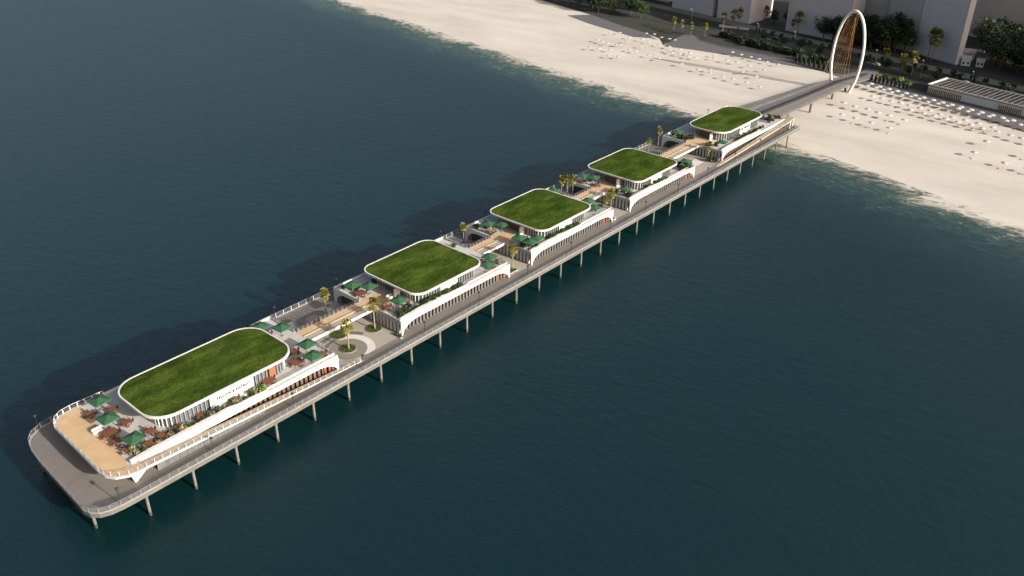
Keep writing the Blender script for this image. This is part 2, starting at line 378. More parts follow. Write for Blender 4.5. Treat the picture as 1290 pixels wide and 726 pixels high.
for kp in (ke, kl):
    for (xa, ya), (xb, yb) in zip(kp, kp[1:]): kb.prism([(xa, ya), (xb, yb), (xb + .8, yb), (xa + .8, ya)], 2.0, 2.5)
struct('promenade_kerb', kb, M['footway'])
prom2 = [(391, 150), (396, 138), (404, 150), (412, 175), (424, 205), (412, 215), (402, 190)]
struct('promenade_spur', MB().prism(prom2, 1.9, 2.34), M['promenade'])
inner = [(370, -110), (379, -64), (387, -23), (394, 0), (400, 11), (392.5, 31), (397.5, 48), (403.5, 64), (404, 80), (404.5, 100), (409, 117), (418, 124), (418, 131), (392.6, 127.4), (386, 126), (398, 136), (404, 150), (412, 175), (424, 205), (440, 260), (520, 700), (1500, 900), (1500, -500), (300, -500)]
struct('town_ground', MB().prism(inner, 1.8, 2.3), M['groundshade'])
strip('seaside_road', 404, 413, -300, 420, 2.42, M['asphalt'])
strip('median_lawn', 413.1, 416.9, -300, 420, 2.52, M['verge'])
strip('boulevard_road', 417, 427, -300, 420, 2.424, M['asphalt'])
strip('verge_lawn', 427.2, 433.8, -300, 420, 2.53, M['verge'])
strip('footway', 434, 443.5, -300, 420, 2.55, M['footway'])
for k, (a, y0, y1) in enumerate(((468, 92, 112), (470, -20, -6), (472, 180, 190))):
    struct('side_street', MB().prism([(443.7 + .2 * y0, y0), (443.7 + .2 * y1, y1), (700 + .2 * y1, y1 - 40), (700 + .2 * y0, y0 - 40)], 2.1, 2.41), M['asphalt'])
struct('access_path', MB().prism([(396, 9), (414, 12.6), (414, 19), (394, 19), (396, 14)], 2.2, 2.46), M['footway'])
lm = MB()
for k in range(40):
    y = -250 + k * 16
    lm.prism([(421.9 + .2 * y, y), (422.15 + .2 * y, y), (422.15 + .2 * (y + 4), y + 4), (421.9 + .2 * (y + 4), y + 4)], 2.424, 2.429)
struct('lane_markings', lm, M['paint'])

# ------------------------------------------------------------------ pier
DZ = 6.0; TZ = 9.9
pier_poly = [(290, 0), (-2.0, 0.0), (-4.5, .08), (-6.8, .4), (-8.6, 1.2), (-9.75, 2.6), (-10.2, 4.6), (-9.5, 24), (-9.0, 29), (-8.3, 32), (-6.8, 34), (-4.4, 35.2), (-1.5, 35.6), (288, 35.6)]
pier = thing('pier', 'long grey concrete promenade pier on rows of slender piles over the sea', 'pier', (140, 17.8, 0))
MB().prism(pier_poly, 5.0, DZ).build('deck_slab', M['concrete'], pier)
def inset(poly, d):
    n = len(poly); out = []
    a = sum(poly[i][0] * poly[(i + 1) % n][1] - poly[(i + 1) % n][0] * poly[i][1] for i in range(n)); sg = 1 if a > 0 else -1
    for i in range(n):
        p, q, r = Vector(poly[i - 1]), Vector(poly[i]), Vector(poly[(i + 1) % n])
        d1 = (q - p).normalized(); d2 = (r - q).normalized()
        n1 = Vector((-d1.y, d1.x)) * sg; n2 = Vector((-d2.y, d2.x)) * sg; b = (n1 + n2).normalized()
        q2 = q + b * (d / max(.3, b.dot(n1))); out.append((q2.x, q2.y))
    return out
MB().ring(pier_poly, inset(pier_poly, .28), DZ + .003, DZ + .15).build('edge_kerb', M['fingrey2'], pier)
def pile_mb(x, y): return MB().lathe([(.29, -2.5), (.29, 4.6), (.40, 4.75), (.40, 5.0)], 8, x, y)
first = None
xs_p = [-8 + .3, 0] + [10 * k for k in range(1, 29)]
prow = [( -8.6, 5.2 )] + [(10 * k, .42) for k in range(0, 29)]
prow += [(-8.0, 29)] + [(10 * k, 35.1) for k in range(0, 29)]
for x, y in prow[:30] + prow[30:60] + prow[60:]:
    pile_mb(x, y).build('pile', M['pile'], pier)
for k in range(0, 29):
    MB().box(10 * k - .35, 10 * k + .35, 1.2, 34.3, 4.45, 4.998).build('cross_beam', M['pile'], pier) if k % 1 == 0 else None
# deck surface
pv = MB().sheet(inset(pier_poly, .285), DZ + .004)
struct('pier_paving', pv, M['deck'])
lane = [(288.5, .32), (-2, .32), (-4.3, .7), (-6.2, 1.5), (-7.6, 2.8), (-8.4, 4.6), (-8.0, 5.2), (-6.4, 4.6), (-4.5, 3.6), (-2, 3.1), (288.5, 3.1)]
struct('cycle_lane', MB().sheet(lane, DZ + .008), M['road'])
struct('apron_paving', MB().sheet([(4, 31), (-3.6, 29), (-3.9, 20.7), (-4.6, 16), (-4.9, 11.7), (-4.5, 8.4), (-3.6, 6.4), (-2.0, 5.2), (.3, 4.4), (4, 4.2), (50.9, 4.2), (50.9, 31)], DZ + .0115), M['taupe'])
# plazas in the gaps
def plaza(x0, x1, beds, lx):
    struct('plaza_paving', MB().sheet([(x0, 4.9), (x1, 4.9), (x1, 31), (x0, 31)], DZ + .012), M['beige'])
    b1 = MB(); b2 = MB(); b3 = MB()
    for (cx, cy, r) in beds:
        cl = lambda pts: [(min(max(x, x0 + .05), x1 - .05), min(max(y, 5.0), 30.9)) for x, y in pts]
        b1.ring(cl(circ(cx, cy, r * 2.25, 40)), circ(cx, cy, r + .12, 40), DZ + .014, DZ + .016)
        arc = lambda bb, r0, r1, a0, a1, z: bb.prism(cl(circ(cx, cy, r1, 26, a0, a1)) + cl(circ(cx, cy, r0, 26, a0, a1))[::-1], DZ + .014, z)
        arc(b2, r * 2.27, r * 3.2, -75, 75, DZ + .017); arc(b2, r * 2.6, r * 3.4, 130, 205, DZ + .0175)
        arc(b3, r * 2.4, r * 2.95, 78, 128, DZ + .018); arc(b3, r * 3.25, r * 3.9, 20, 110, DZ + .0185)
    struct('plaza_circle_paving', b1, M['taupe']); struct('plaza_ring_paving', b2, M['palepave']); struct('plaza_band_paving', b3, M['greypave'])
plaza(51.1, 70.9, [(58.36, 10.1, 2.05), (61.5, 27.4, 2.05)], 0)
plaza(112.1, 121.4, [(116.7, 25.5, 1.3)], 0)
plaza(162.1, 171.6, [(167.0, 26.5, 1.3)], 0)
plaza(212.6, 232.3, [(221.5, 27.4, 2.05)], 0)
def lawn_bed(cx, cy, r, label, half=False):
    t = thing('lawn_bed', label, 'lawn bed', (cx, cy, DZ + .01), 'round grass beds on the pier deck')
    pts = circ(cx, cy, r, 28) if not half else circ(cx, cy, r, 20, -95, 95)
    pin = circ(cx, cy, r - .14, 28) if not half else [(cx + .1 + (x - cx) * .82, cy + (y - cy) * .82) for x, y in pts]
    MB().ring(pts, pin, DZ + .02, DZ + .2).build('kerb', M['taupe'] if not half else M['white'], t)
    b = MB(); nn = len(pin)
    b.prism(pin, DZ + .021, DZ + .23); b.build('grass', M['lawn'], t)
    tuf = MB()
    for k in range(160 if not half else 0):
        a = random.random() * 6.28; q = (r - .2) * math.sqrt(random.random()); x, y = cx + q * math.cos(a) * (1 if not half else .35) + (0 if not half else r * .45), cy + q * math.sin(a) * (1 if not half else .8)
        h = random.uniform(.1, .3); w = random.uniform(.08, .2); c = random.random() * 3.14
        tuf.add([(x - w * math.cos(c), y - w * math.sin(c), DZ + .22), (x + w * math.cos(c), y + w * math.sin(c), DZ + .22), (x + random.uniform(-.1, .1), y + random.uniform(-.1, .1), DZ + .22 + h)], [(0, 1, 2)])
    if tuf.v: tuf.build('grass_tufts', M['lawn'], t)
lawn_bed(58.36, 10.1, 2.05, 'round grass bed nearest the front pavilion, with a palm growing in it')
lawn_bed(60.9, 16.6, 2.1, 'round grass bed partly under the nearest tan footbridge, without a palm')
lawn_bed(68.6, 12.4, 2.05, 'round grass bed with a palm against the slatted wall of the second pavilion')
lawn_bed(163.2, 6.9, 2.3, 'half round grass bed with white kerb at the end of the third pavilion', half=True)
struct('plaza_slab', MB().sheet([(218, 9.5), (228, 9.5), (229, 13.5), (219, 14)], DZ + .016), M['palepave'])
for x, y, lx, ly, nm in ((70.2, 5.4, .35, 3.2, 'narrow clipped hedge strip at the front corner of the second pavilion'), (115.0, 6.2, 1.9, .5, 'narrow clipped hedge strip on the small plaza behind the second pavilion')):
    t = thing('hedge_strip', nm, 'hedge', (x, y, DZ + .01))
    MB().box(x - lx, x + lx, y - ly / 2 if lx < 1 else y - ly, y + ly / 2 if lx < 1 else y + ly, DZ + .02, DZ + .16).build('kerb', M['pale'], t)
    b = MB()
    for k in range(260):
        px = x + random.uniform(-lx, lx) * .85; py = y + random.uniform(-1, 1) * (ly / 2 if lx < 1 else ly) * .85; pz = DZ + random.uniform(.2, .5)
        d1 = Vector((random.uniform(-1, 1), random.uniform(-1, 1), random.uniform(-1, 1))).normalized() * .16; d2 = Vector((random.uniform(-1, 1), random.uniform(-1, 1), random.uniform(-1, 1))).normalized() * .12; p = Vector((px, py, pz))
        b.add([p - d1, p + d2, p + d1, p - d2], [(0, 1, 2, 3)])
    b.build('foliage', M['leaf'], t)

# ------------------------------------------------------------------ railings
def resample(path, step):
    out = []; carry = 0
    for a, b in zip(path, path[1:]):
        a = Vector(a); b = Vector(b); L = (b - a).length; t = carry
        while t < L: out.append(a + (b - a) * (t / L)); t += step
        carry = t - L
    out.append(Vector(path[-1])); return out
def railing(label, path, step=2.0, h=1.1, mp=None, mr=None, bars=4, pr=.05, rr=.05, glass=None, group=None, br=.022, lean=0):
    mp = mp or M['white']; mr = mr or M['white']
    t = thing('railing', label, 'railing', path[0], group)
    up = [Vector(p) + Vector((0, 0, h)) for p in path]
    MB().tube(up, rr, 5).build('handrail', mr, t)
    if bars:
        b = MB()
        for k in range(bars): b.tube([Vector(p) + Vector((0, 0, h * (.12 + .78 * k / max(1, bars)))) for p in path], br, 4)
        b.build('infill_bars', M['greymetal'] if not glass else mr, t)
    if glass:
        b = MB()
        for p, q in zip(path, path[1:]):
            p, q = Vector(p), Vector(q); nrm = (q - p).cross(Vector((0, 0, 1))).normalized() * .012; a, c = Vector((0, 0, .08)), Vector((0, 0, h - .08))
            b.add([p + a - nrm, q + a - nrm, q + c - nrm, p + c - nrm, p + a + nrm, q + a + nrm, q + c + nrm, p + c + nrm], [(0, 1, 2, 3), (7, 6, 5, 4), (0, 4, 5, 1), (1, 5, 6, 2), (2, 6, 7, 3), (3, 7, 4, 0)])
        b.build('glass_panel', glass, t)
    pts = resample(path, step)
    one = None
    for k, p in enumerate(pts[:99]):
        if one is None:
            one = MB().box(-pr, pr, -pr, pr, 0, h).build('post', mp, t, world=False); o = one
        else:
            o = one.copy(); COL.objects.link(o)
        o.location = p - Vector(path[0])
    if len(pts) > 99:
        b = MB()
        for p in pts[99:]: b.box(p.x - pr, p.x + pr, p.y - pr, p.y + pr, p.z, p.z + h)
        o = b.build('posts', mp, t); o['kind'] = 'stuff'
    return t
ip = inset(pier_poly, .14)
railing('white posted railing along the camera side and seaward end of the pier', [(x, y, DZ + .15) for x, y in ip[0:9]][::-1], 2.0, 1.1, M['mullion'], M['greymetal'], pr=.05, rr=.035, bars=5, br=.02)
railing('white posted railing along the seaward end of the pier', [(x, y, DZ + .15) for x, y in ip[8:12]], 2.2, 1.0, M['greymetal'], M['pale'], pr=.04, rr=.035, bars=4, br=.018)
railing('white posted railing along the far side of the pier', [(x, y, DZ + .15) for x, y in ip[11:14]], 2.4, 1.15, M['pale'], M['greymetal'], pr=.08, rr=.05, bars=4)
railing('white posted railing across the landward end of the pier deck', [(289.0, .3, DZ + .15), (288.6, 6.5, DZ + .15)], 2.0, 1.15, pr=.06)

# ------------------------------------------------------------------ pavilions
def leg_profile(x0, x1, zb, zt, zm, cl=5.0, cr=4.2, w=.35, left=True, right=True):
    p = [(x0, zt)]
    if left:
        p += [(x0, zb), (x0 + w, zb)]
        for i in range(1, 9):
            a = R(90 * i / 8); p.append((x0 + w + cl * (1 - math.cos(a)), zb + (zm - zb) * math.sin(a)))
    else: p += [(x0, zm)]
    if right:
        for i in range(8, 0, -1):
            a = R(90 * i / 8); p.append((x1 - w - cr * (1 - math.cos(a)), zb + (zm - zb) * math.sin(a)))
        p += [(x1 - w, zb), (x1, zb)]
    else: p += [(x1, zm)]
    p += [(x1, zt)]
    return p
def text(parent, body, x, y, z, size, m, base):
    c = bpy.data.curves.new('sign_text', 'FONT'); c.body = body; c.size = size; c.extrude = .03; c.offset = .035 * size / .82 if size < 1 else .06; c.align_x = 'CENTER'; c.space_character = 1.15
    o = bpy.data.objects.new('tmp', c); COL.objects.link(o)
    bpy.context.view_layer.update()
    dg = bpy.context.evaluated_depsgraph_get(); me = bpy.data.meshes.new_from_object(o.evaluated_get(dg)); bpy.data.objects.remove(o)
    me.materials.clear(); me.materials.append(m)
    q = bpy.data.objects.new('letters', me); COL.objects.link(q); q.parent = parent; q.rotation_euler = (R(90), 0, 0)
    q.location = Vector((x, y, z)) - Vector(base)
    return q
def pavilion(label, x0, x1, rx0, rx1, ry0, ry1, rr, sx, sign=None, first=False, last=False, entr=True):
    b0 = (x0 + 5.5 if first else x0)
    t = thing('pavilion', label, 'pavilion', ((x0 + x1) / 2, 17.5, DZ), 'pavilions standing along the pier')
    # lower storey
    core = MB().box(b0 + 1.0, x1 - 1.0, 6.4, 29.2, DZ + .02, 9.35); core.build('lower_wall', M['glass'], t)
    fin = MB(); fin2 = MB()
    xx = b0 + 1.2
    while xx < x1 - .8:
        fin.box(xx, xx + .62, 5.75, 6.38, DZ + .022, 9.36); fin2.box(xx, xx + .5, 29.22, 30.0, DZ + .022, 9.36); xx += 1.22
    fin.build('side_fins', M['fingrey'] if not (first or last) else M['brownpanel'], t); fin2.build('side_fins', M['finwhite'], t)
    ff = MB(); yy = 6.0
    while yy < 20 and not first:
        if not (yy > 20 and yy < 29.0): ff.box(b0 + .25, b0 + .98, yy, yy + .62, DZ + .022, 9.36)
        yy += 1.3
    if ff.v: ff.build('end_fins', M['pale'], t)
    ff = MB(); yy = 6.0
    while yy < 29.5:
        ff.box(x1 - .98, x1 - .25, yy, yy + .62, DZ + .022, 9.36); yy += 1.3
    ff.build('end_fins', M['pale'], t)
    if not last:
        od = MB().box(x1 - 3.6, x1 - 1.2, 5.75, 6.36, DZ + .03, 9.3)
        od.build('corner_panel', M['orange'], t)
    # terrace slab
    if first:
        sp = [(x1, 5.02), (x1, 30.48), (3, 31.0), (1, 31.15), (-1.5, 30.8), (-3.2, 29.6), (-4.1, 27.5), (-4.7, 7.8), (-4.45, 5.6), (-3.4, 3.7), (-1.4, 2.4), (.8, 2.05), (2.0, 2.05), (2.0, 5.02)]
    else: sp = [(b0 + .02, 5.02), (x1 - .02, 5.02), (x1 - .02, 30.48), (b0 + .02, 30.48)]
    MB().prism(sp, 9.38, TZ).build('terrace_floor', M['terrace'], t)
    # fascias with arched legs
    fx0 = (2.0 if first else x0)
    MB().xz(leg_profile(fx0, x1, DZ + .02, 10.12, 9.05, cl=5.6, cr=6.0, left=not first, right=not last), 4.6, 5.0).build('fascia', M['white'], t)
    MB().xz(leg_profile(fx0 + (2 if first else 0), x1, DZ + .02, 10.3, 9.0, left=not first), 30.5, 30.9).build('fascia', M['white'], t)
    if not first:
        prof = [(30.48, 10.3), (20.6, 10.3), (20.6, 9.2)]
        for i in range(8, -1, -1):
            a = R(90 * i / 8); prof.append((30.1 - 4.0 * (1 - math.cos(a)), DZ + .02 + (9.1 - DZ) * math.sin(a)))
        prof.append((30.48, DZ + .02))
        MB().yz(prof, x0 - .0, x0 + .24).build('front_fascia', M['white'], t)
        MB().box(x0, x0 + .24, 5.02, 13.2, 9.2, 10.3).build('front_fascia', M['finwhite'], t)
        MB().box(x0 + .03, x0 + .24, 13.22, 20.58, 9.2, TZ - .01).build('front_beam', M['finwhite'], t)
    MB().box(x1 - .24, x1 + 0.0, 5.02, 14.4, 9.2, 10.2).build('rear_fascia', M['finwhite'], t)
    MB().box(x1 - .24, x1 + 0.0, 20.6, 30.48, 9.2, 10.2).build('rear_fascia', M['finwhite'], t)
    # planter ledge along the camera side
    L = x1 - x0; px0 = (.6 if first else x0 + .3); px1 = x0 + L * (.66 if first else .6)
    led = MB(); led.prism([(px0, 5.02), (px1, 5.02), (px1 - .8, 5.3), (px1 - 4, 5.5), (px1 - 7.5, 5.6), (px1 - 9, 6.1), (px0 + 5, 6.1), (px0 + 2, 5.9), (px0, 5.7)], TZ + .003, 10.55)
    led.build('planter_wall', M['white'], t)
    # roof
    rp = rrect(rx0, rx1, ry0, ry1, rr, 10)
    rf = MB().prism(rp, 13.35, 13.72).build('roof', M['rimwhite'], t)
    inn = rrect(rx0 + .34, rx1 - .34, ry0 + .34, ry1 - .34, rr - .3, 10)
    MB().ring(rp, inn, 13.722, 13.86).build('roof_rim', M['rimwhite'], rf, off=t.location)
    # grassed top: gently domed grid mesh
    gm = MB(); nx, ny = 40, 26; ax0, ax1, ay0, ay1 = rx0 + .36, rx1 - .36, ry0 + .36, ry1 - .36
    rad = rr - .3
    def clampc(x, y):
        cx = min(max(x, ax0 + rad), ax1 - rad); cy = min(max(y, ay0 + rad), ay1 - rad); dx, dy = x - cx, y - cy
        if dx and dy:
            k = max(abs(dx), abs(dy)); dl = math.hypot(dx, dy); return cx + dx * k / dl, cy + dy * k / dl
        return x, y
    for i in range(nx + 1):
        for j in range(ny + 1):
            x, y = clampc(ax0 + (ax1 - ax0) * i / nx, ay0 + (ay1 - ay0) * j / ny)
            e = min(i, nx - i, j, ny - j); gm.v.append((x, y, 13.77 + .14 * min(1, e / 4) + random.uniform(-.03, .05) * (e > 0)))
    for i in range(nx):
        for j in range(ny): gm.f.append((i * (ny + 1) + j, (i + 1) * (ny + 1) + j, (i + 1) * (ny + 1) + j + 1, i * (ny + 1) + j + 1))
    gm.build('roof_lawn', M['grassroof'], rf, smooth=True, off=t.location)
    # upper walls
    wx0, wx1, wy0, wy1 = rx0 + 2.6, rx1 - 2.2, ry0 + (1.9 if not (first or last) else 1.2), ry1 - 2.2
    wr = max(1.5, rr - 1.6)
    wp = rrect(wx0, wx1, wy0, wy1, wr, 8)
    MB().prism(wp, TZ + .004, 13.345).build('glass_wall', M['glass2'], t)
    mu = MB(); mu2 = MB(); wo_ = rrect(wx0 - .28, wx1 + .28, wy0 - .28, wy1 + .28, wr + .28, 8)
    pts = resample([(x, y, 0) for x, y in wo_ + wo_[:1]], .95)
    for p in pts:
        if first and p.x > sx[1] and p.y < 15: pass
        (mu2 if p.y < wy0 + .6 and p.x > wx0 + wr * .6 else mu).box(p.x - .11, p.x + .11, p.y - .11, p.y + .11, TZ + .005, 13.34)
    mu.build('wall_fins', M['pale'], t); mu2.build('wall_fins', M['mullion'], t)
    if first:
        MB().box(wx1 - 5.8, wx1 - 4.2, wy0 - .62, wy0 - .42, TZ + .01, 13.1).build('corner_panel', M['orange'], t)
        MB().box(wx0 - .62, wx0 - .42, wy0 + 5.5, wy0 + 8, TZ + .01, 13.1).build('corner_panel', M['orange'], t)
    if entr:
        MB().box(wx0 - .5, wx0 - .32, 13.5, 20.5, TZ + .01, 13.1).build('entrance_wall', M['brownpanel'], t)
        MB().box(wx0 - 2.4, wx0 - .52, 14.6, 15.0, TZ + .01, 12.6).build('entrance_blade', M['white'], t)
    # white sign wall
    sw = MB().box(sx[0], sx[1], wy0 - .75, wy0 - .32, TZ + .01, 13.34).build('sign_wall', M['signwhite'], t)
    if sign:
        q = text(sw, sign[0], sign[1], wy0 - .785, sign[2], sign[3], M['letters'], t.location)
    # paving sheets on the terrace
    if not first:
        MB().sheet([(x0 + .3, 13.3), (wx0 - 2.5, 13.3), (wx0 - 2.5, 20.5), (x0 + .3, 20.5)], TZ + .004).build('plank_walk', M['tan'], t)
    else:
        td = [(3.0, 30.6), (1, 30.7), (-1.3, 30.35), (-2.85, 29.3), (-3.7, 27.4), (-4.3, 7.8), (-4.05, 5.8), (-3.1, 4.1), (-1.2, 2.85), (.8, 2.5), (1.9, 2.5), (1.9, 4.6), (-.6, 4.6), (.6, 6.75)]
        MB().sheet(td, TZ + .006).build('plank_deck', M['tan'], t)
    return t
P1 = pavilion('long front pavilion with grass roof and tan timber deck at the seaward end', -4.7, 51.1, 7.8, 43.2, 7.9, 26.6, 5.5, (20.3, 31.0), ('BELLOW & BISTROT', 26.0, 11.75, .82), first=True, entr=False)
P2 = pavilion('square grass roofed pavilion second from the seaward end of the pier', 71.0, 112.0, 77.9, 103.6, 5.9, 28.4, 3.7, (87.3, 93.6))
P3 = pavilion('square grass roofed pavilion in the middle of the row', 121.5, 162.1, 128.0, 153.8, 5.9, 28.5, 3.6, (137.3, 143.6))
P4 = pavilion('square grass roofed pavilion fourth from the seaward end', 171.7, 212.4, 178.1, 204.4, 5.9, 28.5, 3.6, (187.6, 194.0))
P5 = pavilion('landward grass roofed pavilion beside the bridge to the beach', 232.4, 284.0, 240.2, 274.6, 8.6, 26.1, 5.6, (253.5, 262.0), ('BAR  BISTROT', 257.8, 11.7, 1.05), last=True)

# brackets and glazing under the front terrace ramp
t = thing('ramp_bracket', 'white tapering bracket carrying the rounded corner of the front terrace', 'bracket', (.3, 4.0, DZ))
MB().add([(.15, 4.2, DZ + .01), (.6, 4.2, DZ + .01), (.6, 4.7, DZ + .01), (.15, 4.7, DZ + .01), (-.9, 2.5, 9.37), (2.6, 2.5, 9.37), (2.6, 4.9, 9.37), (-.9, 4.9, 9.37)], [(3, 2, 1, 0), (4, 5, 6, 7), (0, 1, 5, 4), (1, 2, 6, 5), (2, 3, 7, 6), (3, 0, 4, 7)]).build('bracket_body', M['white'], t)
MB().box(-1.2, 2.9, 2.45, 4.95, 9.345, 9.365).build('bearing_plate', M['pale'], t)
# ramps
def ramp(label, xa, za, xb, zb, y0, y0b, y1, glz):
    t = thing('ramp', label, 'ramp', ((xa + xb) / 2, (y0 + y1) / 2, DZ))
    mb = MB(); th = .35
    lo = lambda x: za + (zb - za) * (x - xa) / (xb - xa)
    xs = [xa, xb]
    mb.add([(xa, y0, za - th), (xb, y0b, max(DZ + .02, zb - th)), (xb, y1, max(DZ + .02, zb - th)), (xa, y1, za - th), (xa, y0, za), (xb, y0b, zb), (xb, y1, zb), (xa, y1, za)],
           [(3, 2, 1, 0), (4, 5, 6, 7), (0, 1, 5, 4), (1, 2, 6, 5), (2, 3, 7, 6), (3, 0, 4, 7)])
    mb.build('ramp_slab', M['ramp'], t)
    e = MB(); e.add([(xa, y0 - .14, za - .4), (xb, y0b - .14, max(DZ + .02, zb - .4)), (xb, y0b - .01, max(DZ + .02, zb - .4)), (xa, y0 - .01, za - .4), (xa, y0 - .14, za + .12), (xb, y0b - .14, zb + .12), (xb, y0b - .01, zb + .12), (xa, y0 - .01, za + .12)],
           [(3, 2, 1, 0), (4, 5, 6, 7), (0, 1, 5, 4), (1, 2, 6, 5), (2, 3, 7, 6), (3, 0, 4, 7)]); e.build('edge_kerb', M['rimwhite'] if xa < 100 else M['ramp'], t)
    gp = MB(); cl = MB(); x = glz[0]
    while x < glz[1]:
        z = lo(x) - th - .03; z2 = lo(x + 1.4) - th - .03
        if min(z, z2) > DZ + .25 and xa < 100:
            cl.box(x - .06, x + .06, y1 - .54, y1 - .40, DZ + .02, min(z, z2))
            gp.add([(x + .08, y1 - .51, DZ + .02), (x + 1.32, y1 - .51, DZ + .02), (x + 1.32, y1 - .44, DZ + .02), (x + .08, y1 - .44, DZ + .02), (x + .08, y1 - .51, z - .06), (x + 1.32, y1 - .51, z2), (x + 1.32, y1 - .44, z2), (x + .08, y1 - .44, z - .06)],
                   [(3, 2, 1, 0), (4, 5, 6, 7), (0, 1, 5, 4), (1, 2, 6, 5), (2, 3, 7, 6), (3, 0, 4, 7)])
        x += 1.4
    if gp.v:
        cl.box(glz[0], glz[1], y1 - .42, y1 - .38, DZ + .02, DZ + .2); gp.build('under_glazing', M['glass2'], t); cl.build('under_mullions', M['mullion'], t)
    else: MB().box(xb - 30, xb - 4, y1 - .9, y1 - .3, DZ + .02, DZ + 1.5).build('under_shade_wall', M['ramp_shade'], t)  # tan in itself; the shade below the ramp is put into its dark colour
    return t
ramp('tan ramp sloping down along the front pavilion from its seaward terrace to the deck', 2.02, 9.9, 57.5, 6.03, 2.1, 3.5, 4.58, (5, 30))
ramp('tan ramp climbing beside the landward pavilion up to the bridge', 226.5, 6.03, 284.0, 9.9, 3.5, 2.0, 4.55, (240, 276))
MB()
t = thing('ramp_landing', 'tan landing joining the landward ramp to the bridge entrance', 'landing', (287, 4, DZ))
MB().prism([(284.03, 2.0), (289.0, 2.4), (289.0, 7.5), (284.03, 7.5)], 9.5, 9.9).build('landing_slab', M['ramp'], t)
for x, y in ((288.2, 2.8), (288.2, 6.6), (285, 2.4)): MB().box(x, x + .4, y, y + .4, DZ + .02, 9.48).build('column', M['white'], t)
z_at = lambda x, a=(2.0, 9.9), b=(57.5, 6.03): a[1] + (b[1] - a[1]) * (x - a[0]) / (b[0] - a[0])
railing('white posted railing round the tan seaward deck of the front pavilion and down its ramp', [(-4.45, 8.0, TZ), (-4.2, 5.7, TZ), (-3.2, 3.9, TZ), (-1.3, 2.62, TZ), (.8, 2.28, TZ), (2.0, 2.05, TZ + .1), (56.5, 3.4, 6.15)], 1.7, 1.0, M['pale'], M['ramp'], pr=.05, rr=.04, bars=3)
railing('pale railing along the straight seaward edge of the tan timber deck', [(-4.5, 8.2, TZ), (-3.95, 27.4, TZ)], 2.4, 1.0, pr=.04, rr=.05, bars=2, glass=M['railglass'])
railing('white posted railing round the far corner of the tan seaward deck', [(-3.95, 27.5, TZ), (-3.05, 29.4, TZ), (-1.4, 30.55, TZ), (1, 30.95, TZ), (8, 30.7, TZ)], 1.6, 1.1, pr=.08, rr=.05, bars=3)
railing('white posted railing along the outer edge of the landward ramp', [(227, 3.42, 6.2), (284, 1.93, 10.0), (289, 2.4, 9.95)], 1.7, 1.0, M['ramp'], M['ramp'], pr=.04, rr=.04, bars=3)
for nm, x0, x1, f in (('front', -4.7, 51.1, .66), ('second', 71, 112, .6), ('middle', 121.5, 162.1, .6), ('fourth', 171.7, 212.4, .6)):
    xa = x0 + (x1 - x0) * f
    railing('glass railing on the camera side terrace edge of the %s pavilion' % nm, [(xa, 5.25, TZ), (x1 - .35, 5.25, TZ), (x1 - .35, 14.2, TZ)], 1.5, 1.0, M['pale'], M['pale'], 0, .03, .03, M['railglass'])
    railing('railing on the far rear terrace edge of the %s pavilion' % nm, [(x1 - .35, 20.8, TZ), (x1 - .35, 30.2, TZ)], 1.6, 1.0, M['greymetal'], M['greymetal'], 2, .04, .03)

# footbridges between the pavilions
def footbridge(label, x0, x1, rl):
    t = thing('footbridge', label, 'footbridge', ((x0 + x1) / 2, 17.6, TZ - .5), 'tan footbridges joining the pavilion terraces')
    MB().box(x0 + .02, x1 - .02, 15.0, 20.6, 9.45, 9.86).build('bridge_slab', M['pale'], t)
    MB().box(x0 + .02, x1 - .02, 17.3, 20.3, 9.862, 9.91).build('plank_walk', M['tan'], t)
    MB().box(x0 + .02, x1 - .02, 15.28, 17.28, 9.862, 9.895).build('side_walk', M['ramp'], t)
    MB().box(x0 + .02, x1 - .02, 14.72, 14.99, 9.35, 10.05).build('edge_beam', M['white'], t)
    MB().box(x0 + .02, x1 - .02, 17.22, 17.34, 9.912, 10.15).build('dividing_kerb', M['ramp'], t)
    railing(rl, [(x0 + .2, 20.45, 9.87), (x1 - .2, 20.45, 9.87)], 1.35, 1.1, M['darkmetal'], M['darkmetal'], 4, .13, .05)
    return t
footbridge('tan planked footbridge nearest the sea, from the front to the second pavilion', 51.1, 71.0, 'dark railing on the far edge of the footbridge behind the front pavilion')
footbridge('tan planked footbridge from the second to the middle pavilion', 112.0, 121.5, 'dark railing on the far edge of the footbridge behind the second pavilion')
footbridge('tan planked footbridge from the middle to the fourth pavilion', 162.1, 171.7, 'dark railing on the far edge of the footbridge behind the middle pavilion')
footbridge('tan planked footbridge from the fourth to the landward pavilion', 212.4, 232.4, 'dark railing on the far edge of the footbridge behind the fourth pavilion')

# ------------------------------------------------------------------ bridge to the shore and arch
BR = [(284.02, 21.0, 7.6, 9.9), (300, 20.6, 8.0, 9.1), (325, 20.0, 8.5, 7.9), (350, 19.3, 8.9, 6.9), (366, 19.0, 9.2, 6.3), (384, 19.0, 9.4, 4.4), (402, 19.0, 9.6, 2.5)]
bt = thing('shore_bridge', 'grey footbridge sloping from the pier over the beach to the promenade', 'bridge', (330, 14.5, 2.0))
def loft(yl, yr, zo0, zo1):
    b = MB()
    for x, l, r_, z in BR:
        a, c = yl(l, r_), yr(l, r_); b.v += [(x, a, z + zo0), (x, c, z + zo0), (x, c, z + zo1), (x, a, z + zo1)]
    for i in range(len(BR) - 1):
        o = i * 4
        for j in range(4): b.f.append((o + j, o + (j + 1) % 4, o + 4 + (j + 1) % 4, o + 4 + j))
    b.f += [(3, 2, 1, 0), tuple(len(b.v) - 4 + k for k in range(4))]
    return b
loft(lambda l, r: l, lambda l, r: r, -.55, -.004).build('bridge_slab', M['concrete'], bt)
mid = lambda l, r: r + (l - r) * .50
loft(lambda l, r: l - .35, lambda l, r: mid(l, r) + .35, -.003, .012).build('far_lane', M['promenade'], bt)
